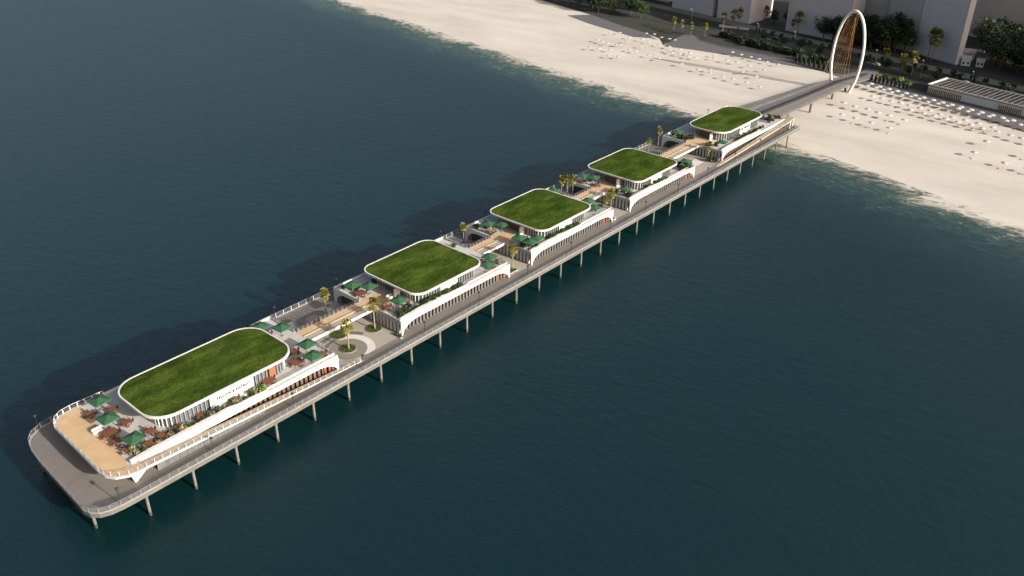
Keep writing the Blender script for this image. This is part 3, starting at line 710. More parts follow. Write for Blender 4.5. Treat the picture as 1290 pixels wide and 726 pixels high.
loft(lambda l, r: mid(l, r) - .02, lambda l, r: r + .35, -.003, .012).build('near_lane', M['taupe'], bt)
loft(lambda l, r: mid(l, r) + .34, lambda l, r: mid(l, r), .0, .95).build('central_wall', M['darkmetal'], bt)
loft(lambda l, r: r + .3, lambda l, r: r, .0, .14).build('near_kerb', M['greypave'], bt)
loft(lambda l, r: l, lambda l, r: l - .3, .0, .14).build('far_kerb', M['greypave'], bt)
for x, l, r_, z in BR[1:6]:
    zb = gz(x, 14) - .3
    for y in (r_ + 2.2, l - 2.2):
        MB().lathe([(.5, zb), (.5, z - 1.0), (.9, z - .58)], 10, x, y).build('pier_column', M['concrete'], bt)
railing('pale glass railing on the camera side of the shore bridge', [(x, r_ + .15, z + .14) for x, l, r_, z in BR], 3.0, .95, M['greymetal'], M['greymetal'], 3, .03, .03)
railing('pale glass railing on the far side of the shore bridge', [(x, l - .15, z + .14) for x, l, r_, z in BR], 3.0, .95, M['greymetal'], M['greymetal'], 3, .03, .03)
at_ = thing('arch', 'tall white elliptical arch with orange cables spanning the shore bridge', 'arch', (366, 13.6, 2.0))
pth = []
for i in range(0, 65):
    a = R(-131 + 0 + 0) ; k = i / 64; ang = math.asin(-17.8 / 20.2); a = ang + (math.pi - 2 * ang) * k
    dy = 7.35 * math.cos(a); pth.append((366 - .085 * dy, 13.6 + dy * 1.0 if False else 13.6 - dy, 19.3 + 20.2 * math.sin(a)))
MB().hoop(pth, .68, 14).build('arch_tube', M['white'], at_, smooth=True)
for sgn in (1, -1):
    MB().box(366 - 1.6, 366 + 1.6, 13.6 + sgn * 3.6 - 1.3, 13.6 + sgn * 3.6 + 1.3, 1.7, 2.45).build('footing', M['pale'], at_)
def br_at(x):
    j = 0
    while j < len(BR) - 2 and BR[j + 1][0] < x: j += 1
    f = (x - BR[j][0]) / (BR[j + 1][0] - BR[j][0]); return [BR[j][c] + (BR[j + 1][c] - BR[j][c]) * f for c in (1, 2, 3)]
for i in range(9):
    x = 350 + i * 3.8; l, r_, z = br_at(x); k = .5 - (i - 4) * .010
    MB().tube([pth[int(round(k * 64))], (x, l - .2, z + .15)], .05, 4).build('cable', M['cable'], at_)
for i in range(3):
    x = 364 + i * 5; l, r_, z = br_at(x)
    MB().tube([pth[31], (x, (l + r_) / 2 + .2, z + .96)], .05, 4).build('cable', M['cable'], at_)

# ------------------------------------------------------------------ lamps
def lamp_proto():
    t = thing('lamp_post', '', 'lamp post', (0, 0, 0), 'black lamp posts along the pier')
    MB().lathe([(.16, 0), (.16, .25), (.07, .4)], 8).build('base', M['darkmetal'], t, world=False)
    MB().lathe([(.085, .4), (.07, 3.3)], 6).build('pole', M['darkmetal'], t, world=False)
    MB().lathe([(.08, 3.3), (.34, 3.42), (.38, 3.62), (.2, 3.82), (.05, 3.9)], 10).build('lantern', M['darkmetal'], t, world=False)
    return t
lp = lamp_proto()
for k in range(15):
    place(lp, (-4.6 + 20 * k, .95, DZ + .01), label='black lamp post on the camera side of the pier deck, %s from the seaward end' % ORD[k])
for k in range(15):
    place(lp, (-4.9 + 20 * k, 34.9, DZ + .01), label='black lamp post on the far side of the pier deck, %s from the seaward end' % ORD[k])

# ------------------------------------------------------------------ parasols, tables, chairs
def canopy(mb, r, z0, z1, val=.22):
    c = [(r, r), (-r, r), (-r, -r), (r, -r)]
    mb.add([(x, y, z0) for x, y in c] + [(0, 0, z1)], [(0, 1, 4), (1, 2, 4), (2, 3, 4), (3, 0, 4)])
    mb.add([(x, y, z0 - val) for x, y in c] + [(x, y, z0) for x, y in c] + [(x * .97, y * .97, z0 - val) for x, y in c] + [(x * .97, y * .97, z0 - .02) for x, y in c],
           [(j, (j + 1) % 4, 4 + (j + 1) % 4, 4 + j) for j in range(4)] + [(8 + (j + 1) % 4, 8 + j, 12 + j, 12 + (j + 1) % 4) for j in range(4)] + [((j + 1) % 4, j, 8 + j, 8 + (j + 1) % 4) for j in range(4)])
    mb.add([(x * .97, y * .97, z0 - .02) for x, y in c] + [(0, 0, z1 - .05)], [(1, 0, 4), (2, 1, 4), (3, 2, 4), (0, 3, 4)])
    return mb
def parasol_proto():
    t = thing('parasol', '', 'parasol', (0, 0, 0), 'green square parasols on the terraces')
    canopy(MB(), 1.75, 2.5, 3.05).build('canopy', M['green'], t, world=False)
    MB().tube([(0, 0, .1), (0, 0, 3.15)], .045, 6).build('pole', M['greymetal'], t, world=False)
    MB().box(-.4, .4, -.4, .4, 0, .12).build('base', M['greymetal'], t, world=False)
    return t
pa = parasol_proto()
PAR = [(5.2, 26.0, .1, 'green square parasol at the far corner beside the tan seaward deck'), (3.5, 18.9, .05, 'green square parasol in the middle of the seaward terrace, left of the big square table'),
       (3.7, 9.0, .1, 'green square parasol nearest the camera on the seaward terrace of the front pavilion'),
       (47.5, 11.0, .05, 'green square parasol on the rear terrace of the front pavilion next to the footbridge'), (45.4, 6.1, .05, 'green square parasol over the camera side edge of the front pavilion rear terrace'),
       (48.1, 21.5, .1, 'green square parasol on the rear terrace of the front pavilion at the dark railing'), (44.8, 25.7, .1, 'green square parasol half hidden behind the far rear corner of the longest grass roof'),
       (72.9, 25.2, .1, 'green square parasol at the far front corner of the second pavilion terrace'), (75.4, 21.4, .05, 'green square parasol by the brown table on the second pavilion front terrace'),
       (75.6, 10.2, .15, 'green square parasol on the camera side of the second pavilion front terrace'),
       (108.6, 9.2, .1, 'green square parasol beside the footbridge on the second pavilion rear terrace'), (104.6, 6.6, .1, 'green square parasol at the camera side rear corner of the second grass roof'),
       (124.4, 24.0, .2, 'green square parasol on the far front terrace of the middle pavilion'), (126.8, 20.7, .1, 'green square parasol close to the glass front of the middle pavilion'),
       (123.3, 10.8, .1, 'green square parasol beside the footbridge on the middle pavilion front terrace'), (123.2, 6.6, .1, 'green square parasol at the camera side front corner of the middle pavilion'),
       (126.5, 6.9, .15, 'green square parasol by the camera side wall of the middle pavilion'),
       (158.2, 11.9, .1, 'green square parasol beside the footbridge on the middle pavilion rear terrace'), (155.2, 7.2, .1, 'green square parasol at the camera side rear corner of the middle grass roof'),
       (174.0, 25.8, .1, 'green square parasol at the far front corner of the fourth pavilion'), (175.4, 22.3, .1, 'green square parasol near the glass front of the fourth pavilion'),
       (157.6, 25.5, .1, 'green square parasol at the far rear corner of the middle pavilion'), (174.4, 8.7, .1, 'green square parasol on the camera side of the fourth pavilion front terrace'),
       (209.6, 6.9, .1, 'green square parasol on the rear terrace of the fourth pavilion'), (207.0, 11.5, .1, 'green square parasol close behind the rear wall of the fourth pavilion'),
       (234.6, 25.6, .1, 'green square parasol at the far front corner of the landward pavilion'), (236.0, 7.0, .1, 'green square parasol on the camera side front terrace of the landward pavilion')]
for x, y, a, l in PAR: place(pa, (x, y, TZ + .004), a, 1, l)
def table_proto(s, nm):
    t = thing('table', '', 'table', (0, 0, 0), 'brown timber tables on the terraces')
    MB().box(-s, s, -s, s, .68, .76).build('table_top', M['wood'], t, world=False)
    for sx in (-1, 1):
        for sy in (-1, 1): MB().box(sx * (s - .12) - .05, sx * (s - .12) + .05, sy * (s - .12) - .05, sy * (s - .12) + .05, 0, .68).build('leg', M['wood'], t, world=False)
    return t
def chair_proto():
    t = thing('chair', '', 'chair', (0, 0, 0))
    MB().box(-.27, .27, -.27, .27, .40, .47).build('seat', M['chairwood'], t, world=False)
    MB().box(-.27, .27, -.30, -.24, .47, .95).build('backrest', M['chairwood'], t, world=False)
    b = MB()
    for sx in (-1, 1):
        for sy in (-1, 1): b.box(sx * .22 - .03, sx * .22 + .03, sy * .22 - .03, sy * .22 + .03, 0, .40)
    b.box(-.25, .25, -.03, .03, .2, .25).box(-.25, -.19, -.25, .25, .19, .26).box(.19, .25, -.25, .25, .19, .26); b.build('leg_frame', M['chairwood'], t, world=False)
    return t
tb1 = table_proto(.85, ''); tb2 = table_proto(1.35, ''); ch = chair_proto()
TAB = [(2.6, 25.6, 0, 'at the far end of the seaward terrace'), (6.2, 23.4, 0, 'under the far green parasol of the seaward terrace'), (6.2, 17.3, 0, 'in the middle of the seaward terrace beside a parasol'),
       (2.2, 16.3, 1, 'on the seaward terrace right beside the tan deck'), (1.9, 12.9, 0, 'beside the tan deck in the shade of the nearest parasol'), (1.9, 9.2, 0, 'by the tan deck next to the leafy planter'),
       (7.8, 11.0, 0, 'at the seaward glass wall of the front pavilion'), (5.6, 7.5, 0, 'between the nearest parasol and the planter wall'), (17.5, 7.9, 0, 'under the sign wall end of the front pavilion'),
       (12.4, 7.8, 0, 'along the glass wall of the front pavilion'), (8.9, 8.0, 0, 'at the rounded glass corner of the front pavilion'), (25.4, 7.7, 0, 'in front of the lettered sign wall'),
       (34.2, 7.9, 1, 'against the rear half of the front pavilion glass wall'), (45.2, 13.2, 0, 'in shade behind the rear glass of the front pavilion'), (42.9, 9.0, 1, 'on the open rear terrace of the front pavilion'),
       (48.8, 7.5, 0, 'at the rear camera side corner of the front pavilion terrace'), (45.5, 24.0, 0, 'beside the half hidden parasol behind the longest roof'),
       (73.4, 22.6, 1, 'by the two parasols on the second pavilion front terrace'), (73.2, 12.2, 0, 'beside the footbridge end on the second pavilion'), (107.3, 7.2, 0, 'on the rear terrace of the second pavilion'),
       (124.0, 9.0, 0, 'between parasols on the middle pavilion front terrace'), (157.0, 9.4, 0, 'on the rear terrace of the middle pavilion'), (174.6, 20.4, 0, 'on the front terrace of the fourth pavilion'), (236.2, 22.8, 1, 'on the front terrace of the landward pavilion'), (75.0, 26.6, 0, 'at the far front corner of the second pavilion'), (79.2, 11.6, 0, 'near the camera side glass of the second pavilion'), (107.8, 11.5, 0, 'by the footbridge on the second pavilion rear terrace'), (126.2, 25.8, 0, 'at the far front corner of the middle pavilion'), (126.6, 11.6, 0, 'before the camera side glass of the middle pavilion'), (173.4, 25.0, 0, 'at the far front corner of the fourth pavilion'), (175.6, 7.4, 0, 'on the camera side of the fourth pavilion front'), (237.4, 26.0, 0, 'at the far front corner of the landward pavilion'), (279.0, 12.5, 0, 'on the rear terrace of the landward pavilion')]
for x, y, big, where in TAB:
    a = random.uniform(-.25, .25)
    place(tb2 if big else tb1, (x, y, TZ + .009), a, 1, '%sbrown timber table %s' % ('large ' if big else '', where))
    d = 1.75 if big else 1.2
    for k in range(4):
        q = a + k * math.pi / 2 + random.uniform(-.12, .12)
        place(ch, (x + d * math.cos(q), y + d * math.sin(q), TZ + .009), q + math.pi / 2, 1, 'timber chair at the table %s' % where, 'chairs at the table ' + where)
for x, y, lb in ((1.2, 19.4, 'white cushioned lounge sofa beside the tan seaward deck'), (28.0, 7.7, 'white cushioned lounge sofa below the sign wall'), (77.5, 15.8, 'white cushioned lounge sofa before the second pavilion entrance')):
    t = thing('sofa', lb, 'sofa', (x, y, TZ + .01))
    MB().box(x - 1, x + 1, y - .45, y + .45, TZ + .01, TZ + .45).build('seat', M['canvas'], t); MB().box(x - 1, x + 1, y + .46, y + .66, TZ + .01, TZ + .85).build('backrest', M['canvas'], t)
    MB().box(x - 1.2, x - 1.01, y - .45, y + .66, TZ + .01, TZ + .62).build('armrest', M['canvas'], t); MB().box(x + 1.01, x + 1.2, y - .45, y + .66, TZ + .01, TZ + .62).build('armrest', M['canvas'], t)

# ------------------------------------------------------------------ vegetation
def leafcloud(mb, cx, cy, cz, rx, ry, rz, nclump, nleaf, size, rnd):
    for c in range(nclump):
        while True:
            p = Vector((rnd.uniform(-1, 1), rnd.uniform(-1, 1), rnd.uniform(-1, 1)))
            if .25 < p.length < 1: break
        q = Vector((cx + p.x * rx, cy + p.y * ry, cz + p.z * rz)); cr = rnd.uniform(.22, .42) * min(rx, ry)
        for k in range(nleaf):
            o = Vector((rnd.gauss(0, 1), rnd.gauss(0, 1), rnd.gauss(0, .8))) * cr * .6
            d1 = Vector((rnd.uniform(-1, 1), rnd.uniform(-1, 1), rnd.uniform(-.7, .7))).normalized() * size * rnd.uniform(.6, 1.3)
            d2 = d1.cross(Vector((rnd.uniform(-1, 1), rnd.uniform(-1, 1), 1))).normalized() * size * rnd.uniform(.4, .8)
            w = q + o; mb.add([w - d1, w + d2, w + d1, w - d2], [(0, 1, 2, 3)])
def shrub_proto(m, seed, name='shrub', r=.62, n=15, nl=15, sz=.16):
    rnd = random.Random(seed); t = thing(name, '', 'shrub', (0, 0, 0))
    b = MB()
    for k in range(5): b.tube([(0, 0, 0), (rnd.uniform(-.25, .25), rnd.uniform(-.25, .25), .5)], .03, 4)
    b.build('stem', M['bark'], t, world=False)
    b = MB(); leafcloud(b, 0, 0, .55, r, r, .5, n, nl, sz, rnd); b.build('foliage', m, t, world=False)
    return t
shr = [shrub_proto(M['leafdark'], 1), shrub_proto(M['leaf'], 2), shrub_proto(M['flower'], 3)]
lime = shrub_proto(M['leaflime'], 4, r=1.0, n=12, nl=14, sz=.2)
nm = {0: 'dark green shrub', 1: 'mid green shrub', 2: 'dry flowering shrub'}
for pn, x0, x1, y, n_, ks in (('front', 7, 31, 6.5, 22, (0, 0, 2, 1)), ('second', 72.5, 94, 6.55, 26, (0, 0, 0, 1)), ('middle', 132, 146, 6.5, 18, (1, 1, 0)), ('fourth', 182, 196, 6.5, 7, (1, 0)), ('landward', 246, 268, 6.6, 16, (0, 0, 1, 2))):
    for k in range(n_):
        kk = random.choice(ks); x = x0 + (x1 - x0) * k / (n_ - 1) + random.uniform(-.3, .3)
        place(shr[kk], (x, y + random.uniform(-.12, .12), TZ + .006), random.uniform(0, 6.28), random.uniform(.8, 1.5), '%s in the row along the planter wall of the %s pavilion' % (nm[kk], pn), '%ss by the %s pavilion planter wall' % (nm[kk], pn))
for x, y, kk, s, lb in ((2.6, 7.4, 2, 1.6, 'flowering shrub at the camera side corner of the tan seaward deck'), (4.0, 6.7, 1, 1.2, 'mid green shrub beside the flowering shrub on the seaward terrace'),
                        (46.5, 27.8, 0, 1.8, 'dark bush behind the far rear corner of the longest roof'), (44.0, 29.2, 1, 1.3, 'small green bush at the far rear terrace edge of the front pavilion'),
                        (77.0, 8.4, 0, 1.5, 'dark bush near the camera side parasol of the second pavilion'), (75.0, 8.0, 0, 1.4, 'dark bush behind the front corner of the second pavilion'), (73.4, 8.4, 1, 1.3, 'green bush over the slatted front wall of the second pavilion'),
                        (110.6, 7.6, 2, 1.6, 'dry bush at the rear corner of the second pavilion terrace'), (109.5, 24.0, 1, 1.3, 'green bush on the far rear terrace of the second pavilion'),
                        (123.6, 21.6, 2, 2.0, 'round brown planter bush on the middle pavilion front terrace'), (122.6, 8.6, 0, 1.8, 'dark bush between the parasols of the middle pavilion'), (125.2, 5.9, 0, 1.3, 'dark bush at the camera side front edge of the middle pavilion'),
                        (160.0, 8.2, 0, 1.5, 'dark bush at the rear corner of the middle pavilion'), (174.2, 6.9, 0, 1.9, 'dark bush at the front corner of the fourth pavilion'), (175.8, 10.5, 1, 1.5, 'green bush beside the fourth pavilion parasol'),
                        (208.2, 6.4, 1, 2.3, 'large green bush spilling over the rear edge of the fourth pavilion'), (210.0, 5.9, 1, 2.0, 'green bush at the rear camera side corner of the fourth pavilion'), (206.0, 6.6, 0, 1.8, 'dark bush behind the fourth pavilion wall'),
                        (234.8, 23.8, 1, 1.9, 'green bush at the far front of the landward pavilion'), (237.2, 20.6, 1, 2.2, 'broad green bush before the landward pavilion glass'), (236.8, 9.8, 2, 1.8, 'yellowish bush on the landward pavilion front terrace'),
                        (275.8, 7.6, 0, 1.8, 'dark bush at the rear end of the landward pavilion'), (278.5, 7.4, 2, 1.7, 'brownish bush by the landward ramp top'), (281.5, 8.0, 1, 1.6, 'green bush beside the bridge entrance')):
    place(shr[kk], (x, y, TZ + .007), random.uniform(0, 6), s, lb)
MORE = [(79.6, 24.6, 0, 1.3, 'dark bush by the far glass corner of the second pavilion'), (72.6, 28.4, 1, 1.1, 'green bush at the far front edge of the second pavilion'), (106.8, 26.5, 0, 1.4, 'dark bush on the far rear terrace of the second pavilion'),
        (106.2, 22.0, 1, 1.2, 'green bush behind the rear glass of the second pavilion'), (123.0, 27.6, 1, 1.6, 'green bush at the far front edge of the middle pavilion'), (126.0, 9.0, 1, 1.5, 'green bush beside the camera side glass of the middle pavilion'),
        (158.6, 22.4, 0, 1.5, 'dark bush on the far rear terrace of the middle pavilion'), (157.2, 28.0, 1, 1.4, 'green bush at the far rear edge of the middle pavilion'), (173.2, 28.3, 0, 1.7, 'dark bush at the far front edge of the fourth pavilion'),
        (176.4, 24.0, 1, 1.4, 'green bush between the far parasols of the fourth pavilion'), (173.6, 11.9, 1, 1.5, 'green bush at the footbridge end of the fourth pavilion'), (208.6, 9.0, 0, 1.9, 'dark bush between the rear parasols of the fourth pavilion'),
        (209.8, 24.5, 1, 1.5, 'green bush on the far rear terrace of the fourth pavilion'), (235.4, 28.0, 0, 1.9, 'dark bush at the far front corner of the landward pavilion'), (233.8, 21.4, 0, 1.6, 'dark bush at the front edge of the landward pavilion'), (234.4, 12.2, 1, 1.6, 'green bush by the footbridge end of the landward pavilion'),
        (280.0, 9.6, 0, 1.8, 'dark bush behind the landward ramp top'), (277.4, 9.4, 1, 1.5, 'green bush by the rear glass of the landward pavilion'), (282.6, 6.6, 0, 1.4, 'small dark bush at the top of the landward ramp')]
for x, y, kk, s, lb in MORE: place(shr[kk], (x, y, TZ + .007), random.uniform(0, 6), s, lb)
for x, y, s, lb in ((230.4, 6.6, 2.0, 'dark ground bush at the front corner of the landward pavilion'), (229.6, 8.4, 1.7, 'dark ground bush under the palm by the landward pavilion')):
    place(shr[0], (x, y, DZ + .013), 0, s, lb)
place(lime, (31.6, 6.5, TZ + .007), 0, 1.15, 'bright lime green bush spilling over the planter wall of the front pavilion')

def palm_proto(seed, H, cs=1.0, tr=1.0):
    rnd = random.Random(seed); t = thing('palm_tree', '', 'palm tree', (0, 0, 0))
    lean = (rnd.uniform(-.3, .3), rnd.uniform(-.3, .3))
    pts = [(lean[0] * (k / 6) ** 2, lean[1] * (k / 6) ** 2, H * k / 6) for k in range(7)]
    MB().tube(pts, [q * tr for q in (.26, .2, .17, .16, .15, .15, .17)], 8).build('trunk', M['trunk'], t, world=False, smooth=True)
    top = Vector(pts[-1]); b = MB()
    for k in range(58):
        az = rnd.uniform(0, 6.283); el = rnd.uniform(-75, 80) if k > 14 else rnd.uniform(30, 85)
        el = R(el); L = rnd.uniform(.75, 1.2) * cs; d = Vector((math.cos(az) * math.cos(el), math.sin(az) * math.cos(el), math.sin(el)))
        hub = top + Vector((0, 0, rnd.uniform(-.7, .35) * cs)) + d * L
        side = d.cross(Vector((0, 0, 1))); side = side.normalized() if side.length > .05 else Vector((1, 0, 0)); up = side.cross(d)
        vs = [top + Vector((0, 0, -.1)), hub]; fs = []
        b.add([top - side * .02, hub - side * .03, hub + side * .03, top + side * .02], [(0, 1, 2, 3)])
        for q in range(-4, 5):
            a = q * .28; e = d * math.cos(a) + side * math.sin(a); e = e * rnd.uniform(.75, 1.0) * .95 * cs - Vector((0, 0, .16 + .1 * abs(q) / 4))
            sp = (side * math.cos(a) - d * math.sin(a)) * .085 * cs
            b.add([hub, hub + e * .55 - sp + up * .05, hub + e, hub + e * .55 + sp + up * .05], [(0, 1, 2, 3)])
    b.build('crown', M['frond'], t, world=False)
    return t
pal = [palm_proto(11, 6.6), palm_proto(12, 6.9), palm_proto(13, 6.3)]
tpal = [palm_proto(14, 9.6, 1.75, 1.1), palm_proto(15, 10.2, 1.6, 1.1), palm_proto(16, 9.9, 1.85, 1.1)]
PALMS = [(58.3, 9.8, 0, 1.0, DZ + .2, 'palm in the round grass bed nearest the front pavilion'), (68.6, 12.0, 1, 1.05, DZ + .2, 'palm in the grass bed beside the slatted wall of the second pavilion'),
         (66.4, 28.7, 2, .85, DZ + .02, 'palm standing on the shaded far side of the first plaza'), (116.6, 7.6, 0, .93, DZ + .02, 'palm between the second and middle pavilions on the camera side'),
         (119.6, 29.7, 1, .75, DZ + .02, 'palm between the second and middle pavilions on the far side'), (168.2, 30.2, 2, .9, DZ + .02, 'nearest of the three clustered palms before the fourth pavilion'),
         (169.4, 28.6, 0, .88, DZ + .02, 'middle one of the three clustered palms before the fourth pavilion'), (170.6, 27.2, 1, .85, DZ + .02, 'landward one of the three clustered palms before the fourth pavilion'),
         (169.9, 10.9, 2, .92, DZ + .02, 'palm before the slatted front of the fourth pavilion'), (165.2, 9.8, 1, .75, DZ + .02, 'shorter palm behind the middle pavilion parasols'),
         (222.3, 30.4, 0, .75, DZ + .02, 'short palm on the far side of the last plaza'), (231.6, 31.9, 1, .9, DZ + .02, 'palm at the far front corner of the landward pavilion'), (230.6, 9.6, 2, .95, DZ + .02, 'palm at the camera side front of the landward pavilion')]
for x, y, k, s, z, lb in PALMS: place(pal[k], (x, y, z), random.uniform(0, 6), s, lb, 'palms growing on the pier')

# town palms
TP = [(462.6, 80.5, 1.65, 'slim palm left of the pair before the wide grey block'), (466.0, 71, 1.55, 'slim palm right of the pair before the wide grey block'), (470.0, 64, 1.9, 'tall lit palm rising above the trees left of the arch'),
      (452.0, -1.0, 2.3, 'tall palm of the close pair before the central block, nearer the trees'), (452.6, 1.3, 2.15, 'slightly shorter palm of the close pair before the central block'), (460.0, 14.2, 1.6, 'dark palm at the corner where the blocks meet'),
      (428.7, 15.6, .9, 'short dry palm beside the road behind the arch'), (413.1, -3.6, 1.5, 'tall green palm by the lawn beside the pergola building'), (416.0, 2.5, 1.1, 'shorter green palm on the lawn near the clipped cypresses'),
      (530.5, -6.7, 1.35, 'palm before the far right block'), (519, -18.0, .95, 'small palm before the far right block'), (524, -12, .8, 'smallest palm before the far right block'),
      (449.0, 116.5, 1.35, 'yellowish palm before the left block, left of its cluster'), (450.5, 113.0, 1.5, 'tallest yellowish palm before the left block'), (447.0, 121.5, 1.0, 'low yellowish palm before the left block'),
      (417.5, 133.4, .75, 'small palm at the left side of the promenade gateway'), (414.2, 125, .8, 'small palm at the right side of the promenade gateway'), (419.0, 118.3, .75, 'small palm on the verge right of the promenade gateway'), (421.5, 141.0, .8, 'small palm on the verge left of the promenade gateway'),
      (463.5, 84.6, .75, 'low bushy palm at the foot of the wide grey block'), (476.0, 108.0, 1.2, 'palm in the gap beside the sunlit narrow wall')]
for i, (x, y, s, lb) in enumerate(TP): place(tpal[i % 3], (x, y, 2.4), i * 1.3, .25 + s * .5, lb, 'palms along the boulevard')

def tree_proto(seed, m):
    rnd = random.Random(seed); t = thing('broadleaf_tree', '', 'tree', (0, 0, 0))
    b = MB(); b.tube([(0, 0, 0), (.1, 0, 1.6), (.0, .1, 3.4)], [.34, .26, .2], 7)
    for k in range(7):
        a = k * .9 + rnd.random() * .4; b.tube([(0, .05, 2.2 + k * .15), (1.3 * math.cos(a), 1.3 * math.sin(a), 4.0), (2.3 * math.cos(a), 2.3 * math.sin(a), 5.2 + rnd.random())], [.14, .09, .04], 5)
    b.build('trunk', M['bark'], t, world=False)
    b = MB(); leafcloud(b, 0, 0, 5.2, 3.2, 3.2, 2.5, 60, 26, .34, rnd); b.build('crown', m, t, world=False)
    return t
trs = [tree_proto(21, M['leafdark']), tree_proto(22, M['leafdark']), tree_proto(23, M['leaf'])]
TR = [(457, 62), (462, 58), (466, 53), (458, 54), (462, 48), (468, 44), (458, 45), (463, 39), (470, 36), (459, 35), (464, 31), (459, 27), (462, 22), (468, 26), (461, 17), (474, 50), (476, 42), (478, 34),
      (470, -26), (464, -30), (458, -33), (466, -38), (474, -32), (480, -28), (458, -42), (464, -47), (472, -45), (480, -40), (452, -50), (458, -56), (488, -34), (466, -60), (474, -56), (446, -58), (500, -20), (505, -27), (492, -16), (484, -20),
      (480, 104), (486, 98), (492, 110)] + [(437, 175), (442, 186), (436, 196), (444, 205), (438, 214), (446, 222), (441, 232), (450, 240), (444, 252), (455, 262), (432, 205), (436, 224)]
for i, (x, y) in enumerate(TR):
    ph = ('thicket before the blocks behind the arch' if y > 0 and y < 70 else 'thicket at the right behind the pergola building' if y < 0 else 'gap between the left blocks' if y < 120 else 'far left belt along the boulevard')
    s = random.uniform(1.4, 2.2) if y < 70 else .8 if y < 120 else random.uniform(1, 1.5)
    place(trs[i % 3], (x, y, 2.3), i * 2.1, (s, s, s * random.uniform(.9, 1.25)), 'dense dark broadleaf tree in the ' + ph, 'trees in the ' + ph)
# low planting by the boulevard
rnd = random.Random(5)
for k in range(44):
    y = 38 + k * 1.7 + rnd.uniform(-.8, .8); s0 = rnd.uniform(396, 402) if y < 100 else rnd.uniform(400, 402)
    place(shr[0 if k % 4 else 1], (s0 + .2 * y + (3 if y > 55 else 0), y, 2.3), k, rnd.uniform(2.2, 4.0), 'leafy shrub in the dark bed between the left promenade and the road', 'shrubs in the bed behind the left promenade')
for k in range(10):
    y = -8 + k * 1.8 + rnd.uniform(-.5, .5)
    place(shr[1] if k % 3 else lime, (400 + .2 * y + rnd.uniform(-1, 3), y, 2.3), k, rnd.uniform(1.0, 1.8), 'bright shrub on the lawn behind the right row of clipped cypresses', 'bright shrubs behind the right cypress row')
for k in range(26):
    y = -56 + k * 6.3 + rnd.uniform(-1.5, 1.5); s0 = rnd.uniform(428, 433)
    place(shr[0], (s0 + .2 * y, y, 2.5), k, rnd.uniform(1.6, 3.4), 'dark shrub on the verge between the boulevard and the footway', 'dark shrubs on the boulevard verge')
for k in range(12):
    y = -52 + k * 12.5 + rnd.uniform(-2, 2)
    sc_ = rnd.uniform(.55, .8)
    place(trs[k % 2], (415 + .2 * y, y, 2.5), k * 1.7, sc_, 'small dark street tree on the boulevard median, %s from the right' % ORD[k], 'street trees on the boulevard median')
def cypress_proto():
    rnd = random.Random(31); t = thing('cypress', '', 'cypress', (0, 0, 0))
    MB().tube([(0, 0, 0), (0, 0, .7)], .1, 6).build('trunk', M['bark'], t, world=False)
    b = MB()
    for k in range(420):
        z = .35 + 3.2 * rnd.random() ** 1.1; r = .72 * (1 - ((z - 1.4) / 2.4) ** 2 * .8) * rnd.uniform(.6, 1.0); a = rnd.random() * 6.283
        w = Vector((r * math.cos(a), r * math.sin(a), z)); d1 = Vector((rnd.uniform(-.4, .4), rnd.uniform(-.4, .4), 1)).normalized() * .22; d2 = Vector((-math.sin(a), math.cos(a), 0)) * .12
        b.add([w - d1, w + d2, w + d1, w - d2], [(0, 1, 2, 3)])
    b.build('foliage', M['leafdark'], t, world=False)
    return t
cy = cypress_proto()
for k in range(10):
    y = 9.0 - k * 2.1
    place(cy, (391.0 + .2 * y + .3, y, 2.3), k, random.uniform(.85, 1.15), 'dark clipped cypress to the right of the arch, %s in its row from the bridge' % ORD[k], 'clipped cypresses right of the bridge')
for k in range(9):
    y = 29.5 + k * 2.9
    place(cy, (394.5 + (y - 29.5) * .27, y, 2.3), k, random.uniform(.9, 1.3), 'dark clipped cypress to the left of the arch, %s in its row from the bridge' % ORD[k], 'clipped cypresses left of the bridge')

# ------------------------------------------------------------------ beach parasols
def bpar(m):
    t = thing('beach_parasol', '', 'beach parasol', (0, 0, 0))
    b = MB(); n_ = 9; r = 1.35
    ring = [(r * math.cos(2 * math.pi * j / n_), r * math.sin(2 * math.pi * j / n_), 1.95) for j in range(n_)]; mi = [(.65 * x, .65 * y, 2.22) for x, y, z in ring]
    b.add(ring + mi + [(0, 0, 2.4)], [(j, (j + 1) % n_, n_ + (j + 1) % n_, n_ + j) for j in range(n_)] + [(n_ + j, n_ + (j + 1) % n_, 2 * n_) for j in range(n_)])
    b.add([(x, y, z - .06) for x, y, z in ring] + ring, [(j, (j + 1) % n_, n_ + (j + 1) % n_, n_ + j) for j in range(n_)])
    b.build('canopy', m, t, world=False)
    MB().tube([(0, 0, -.2), (0, 0, 2.5)], .035, 5).build('pole', M['greymetal'], t, world=False)
    return t
M['beachcanvas'] = mat('sun_bleached_canvas', (.37, .35, .325), .85, (.33, .31, .29), 1)
M['pink'] = mat('pink_canvas', (.42, .33, .30), .85, (.38, .30, .27), 1)
bw, bk = bpar(M['beachcanvas']), bpar(M['pink'])
